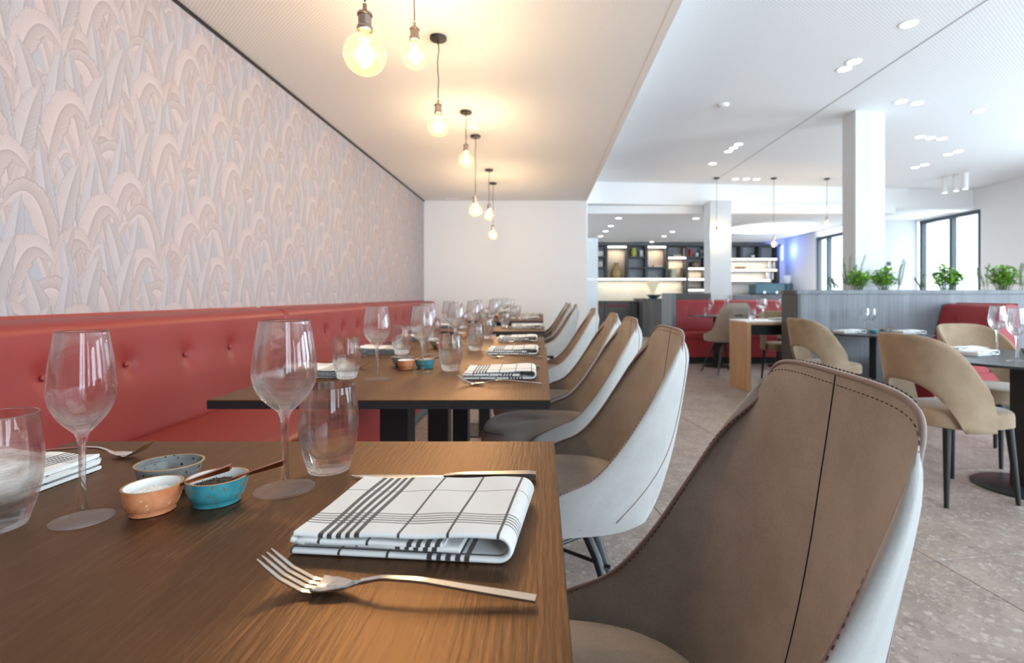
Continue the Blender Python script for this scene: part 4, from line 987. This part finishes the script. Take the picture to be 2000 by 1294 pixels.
deco('white_jug', [(0, 0), (.05, 0), (.055, .06), (.05, .12), (.06, .17), (.05, .17), (0, .14)], mt('white_ceramic', (.75, .76, .78)), 1253, 502, 'small white jug on the upper shelf beside the yellow vase', 'jug')
deco('red_canister', [(0, 0), (.05, 0), (.05, .18), (.035, .2), (.035, .22), (0, .22)], mt('red_enamel', (.5, .03, .04)), 1348, 502, 'red canister on the upper shelf beside a white cup', 'canister')
deco('white_cup', [(0, 0), (.04, 0), (.05, .1), (.045, .1), (0, .02)], mt('white_ceramic', (.75, .76, .78)), 1361, 502, 'white cup between the red canister and a dark ornament', 'cup')
deco('dark_ornament', [(0, 0), (.05, 0), (.03, .04), (.02, .08), (.06, .12), (.07, .17), (.04, .21), (0, .22)], mt('grey_cast', (.22, .22, .22)), 1370.5, 502, 'dark knob shaped ornament on the upper shelf by the column', 'ornament')
deco('round_vase', [(0, 0), (.08, 0), (.13, .06), (.13, .12), (.08, .18), (.04, .19), (.04, .2), (0, .19)], mt('brown_stoneware', (.16, .11, .07)), 1357, 524, 'round brown stoneware vase on the second lit shelf')
deco('striped_cylinder', [(0, 0), (.10, 0), (.10, .26), (.09, .26), (0, .24)], mt('grey_green_stone', (.36, .37, .28)), 1313, 544.5, 'grey green cylinder vase on the long lit shelf')
deco('slim_sculpture', [(0, 0), (.05, 0), (.03, .05), (.055, .12), (.03, .18), (.05, .25), (.02, .30), (0, .31)], mt('brown_stoneware', (.16, .11, .07)), 1331, 544.5, 'slim brown sculpture beside the grey green cylinder', 'sculpture')
deco('milk_bottle', [(0, 0), (.05, 0), (.05, .15), (.028, .20), (.03, .225), (.025, .225), (0, .2)], mt('white_ceramic', (.75, .76, .78)), 1504, 527, 'cream bottle at the end of the middle lit shelf', 'bottle')
deco('milk_bottle', [(0, 0), (.05, 0), (.05, .15), (.028, .20), (.03, .225), (.025, .225), (0, .2)], mt('white_ceramic', (.75, .76, .78)), 1513, 527, 'cream bottle at the very end beside its twin', 'bottle')
for k, u in enumerate((1439, 1446, 1453)): grp(deco('small_pot', [(0, 0), (.04, 0), (.052, .07), (.045, .08), (0, .075)], mt('terracotta', (.5, .27, .15)), u, 527, '%s small terracotta pot on the middle lit shelf' % ORD[k], 'pot'), 'terracotta pots on the lit shelf')
def potted(u, v, label, s=1, y=14.4):
    r = thing('potted_plant', label, 'plant', (X_(u)*y/YS, y, Z_(v)+.0235)); bm = bmesh.new(); lathe(bm, [(0, 0), (.045*s, 0), (.06*s, .09*s), (.052*s, .09*s), (0, .08*s)], 20); obj('pot', bm, mt('white_ceramic', (.75, .76, .78)), r, smooth=50)
    bm = bmesh.new(); rng = random.Random(int(u))
    for k in range(26): leafblade(bm, Vector((0, 0, .08*s)), Vector((rng.uniform(-1, 1), rng.uniform(-1, 1), rng.uniform(.8, 2.2))), Vector((.1, .2, 1)), .10*s, .022*s)
    obj('foliage', bm, mt('dark_leaf', (.03, .12, .04)), r, kind='stuff')
potted(1470, 505.5, 'spiky potted plant on the top shelf beyond the column'); potted(1386, 566, 'potted plant on the low lit shelf beside the column', 1.3)
def book(name, x0, x1, z0, h, d, m, label, y=14.36, rot=0, cat='book'):
    """closed book with its cover as the thing and the page block as a part"""
    t = thing(name, label, cat, ((x0+x1)/2, y, z0)); wd = x1-x0
    bx('cover', (-wd/2, wd/2, 0, d, 0, h), m, t, bevel=.003); bx('pages', (-wd/2+.006, wd/2-.006, -.002, d-.006, .006, h-.006), mt('paper', (.75, .72, .66)), t); t.rotation_euler[1] = rot; return t
z1, z2 = Z_(501.5)+.0235, Z_(522.5)+.0235
book('boxed_game', X_(1168), X_(1180), z1, .15, .16, mt('rust_cover', (.28, .07, .04)), 'rust brown box on the upper shelf nearest the frosted screen', cat='box')
book('book', X_(1170), X_(1173), z2, .16, .16, mt('pink_cover', (.55, .10, .25)), 'upright pink book on the second shelf'); book('book', X_(1173.5), X_(1178), z2, .155, .16, mt('white_ceramic', (.75, .76, .78)), 'upright white book beside the pink one')
book('book', X_(1268), X_(1272), z2, .24, .18, mt('grey_cover', (.42, .45, .44)), 'grey green book leaning in the lit bay', rot=-.16); book('book', X_(1279), X_(1296), z2, .05, .18, mt('red_enamel', (.5, .03, .04)), 'red book lying flat in the lit bay')
z3 = Z_(503)+.0235
book('book', X_(1316), X_(1336), z3, .035, .18, mt('olive_cover', (.34, .29, .12)), 'olive book lying at the bottom of the stack of two'); book('book', X_(1317), X_(1334), z3+.0355, .03, .17, mt('tan_cover', (.45, .36, .2)), 'tan book lying on top of the olive one'); book('book', X_(1336.5), X_(1340), z3, .26, .18, mt('red_enamel', (.5, .03, .04)), 'tall red book standing beside the flat books')
bm = bmesh.new(); rng = random.Random(4); pts = [(-.26+.52*k/9, rng.uniform(-.02, .02), .035+rng.uniform(-.008, .02)) for k in range(10)]; tube(bm, pts, [.012+.022*math.sin(PI*(k+.6)/10.5) for k in range(10)], 9); obj('driftwood', bm, mt('weathered_wood', (.22, .18, .15)), smooth=50, loc=(X_(1361), 14.4, Z_(566)+.02), label='weathered driftwood branch on the low lit shelf', cat='ornament')
sc3 = thing('kitchen_scale', 'fan shaped cream vintage scale on the counter below the lit shelf', 'scale', (X_(1322)*.98, 14.1, .955)); sc3.location[0] = 3.0
bm = bmesh.new(); N_ = 16
arc = [(.30*math.sin(a), .42*1.0*math.cos(a)) for a in np.linspace(-.62, .62, N_)]
for yy in (0,): 
    f0 = [bm.verts.new((x, -.03, .08+z)) for x, z in [(0.0, 0)] + [(x*1.0, z) for x, z in arc]]; f1 = [bm.verts.new((v.co.x, .03, v.co.z)) for v in f0]
    bm.faces.new(f0); bm.faces.new(list(reversed(f1)))
    for k in range(len(f0)): bm.faces.new((f0[k], f1[k], f1[(k+1) % len(f0)], f0[(k+1) % len(f0)]))
obj('dial', bm, mt('cream_enamel', (.72, .60, .38)), sc3); bx('base', (-.10, .10, -.07, .07, 0, .10), mt('brown_stoneware', (.16, .11, .07)), sc3, bevel=.01)
cm = thing('coffee_machine', 'blue grey espresso machine on the back counter', 'appliance', (6.0, 13.85, .93))
bx('housing', (-.42, .36, -.22, .24, .14, .42), BLUEGREY, cm, bevel=.015); bx('drip_tray', (-.40, .34, -.30, .24, 0, .07), BLUEGREY, cm, bevel=.01); bx('back_plate', (-.40, .34, .05, .24, .07, .14), BLACK, cm)
for q in (-.2, .12):
    bm = bmesh.new(); lathe(bm, [(0, 0), (.035, 0), (.035, .05), (0, .05)], 16); obj('group_head', bm, STEEL, cm, smooth=40, loc=(q, -.245, .16)) 
gr_ = thing('coffee_grinder', 'blue grey coffee grinder at the end of the back counter', 'appliance', (6.52, 13.85, .93)); bx('body', (-.10, .10, -.12, .12, 0, .42), BLUEGREY, gr_, bevel=.02)
bm = bmesh.new(); lathe(bm, [(.05, .42), (.09, .50), (.10, .62), (.06, .64), (0, .64)], 20); obj('hopper', bm, FROST, gr_, smooth=50)
for k, u in enumerate((1501, 1509)): grp(deco('canister', [(0, 0), (.06, 0), (.06, .2), (.05, .22), (0, .22)], STEEL_D if k else mt('white_ceramic', (.75, .76, .78)), u, 547, '%s canister on the lowest lit shelf above the espresso machine' % ('white', 'steel')[k], 'canister', s=.95), 'canisters above the coffee machine')
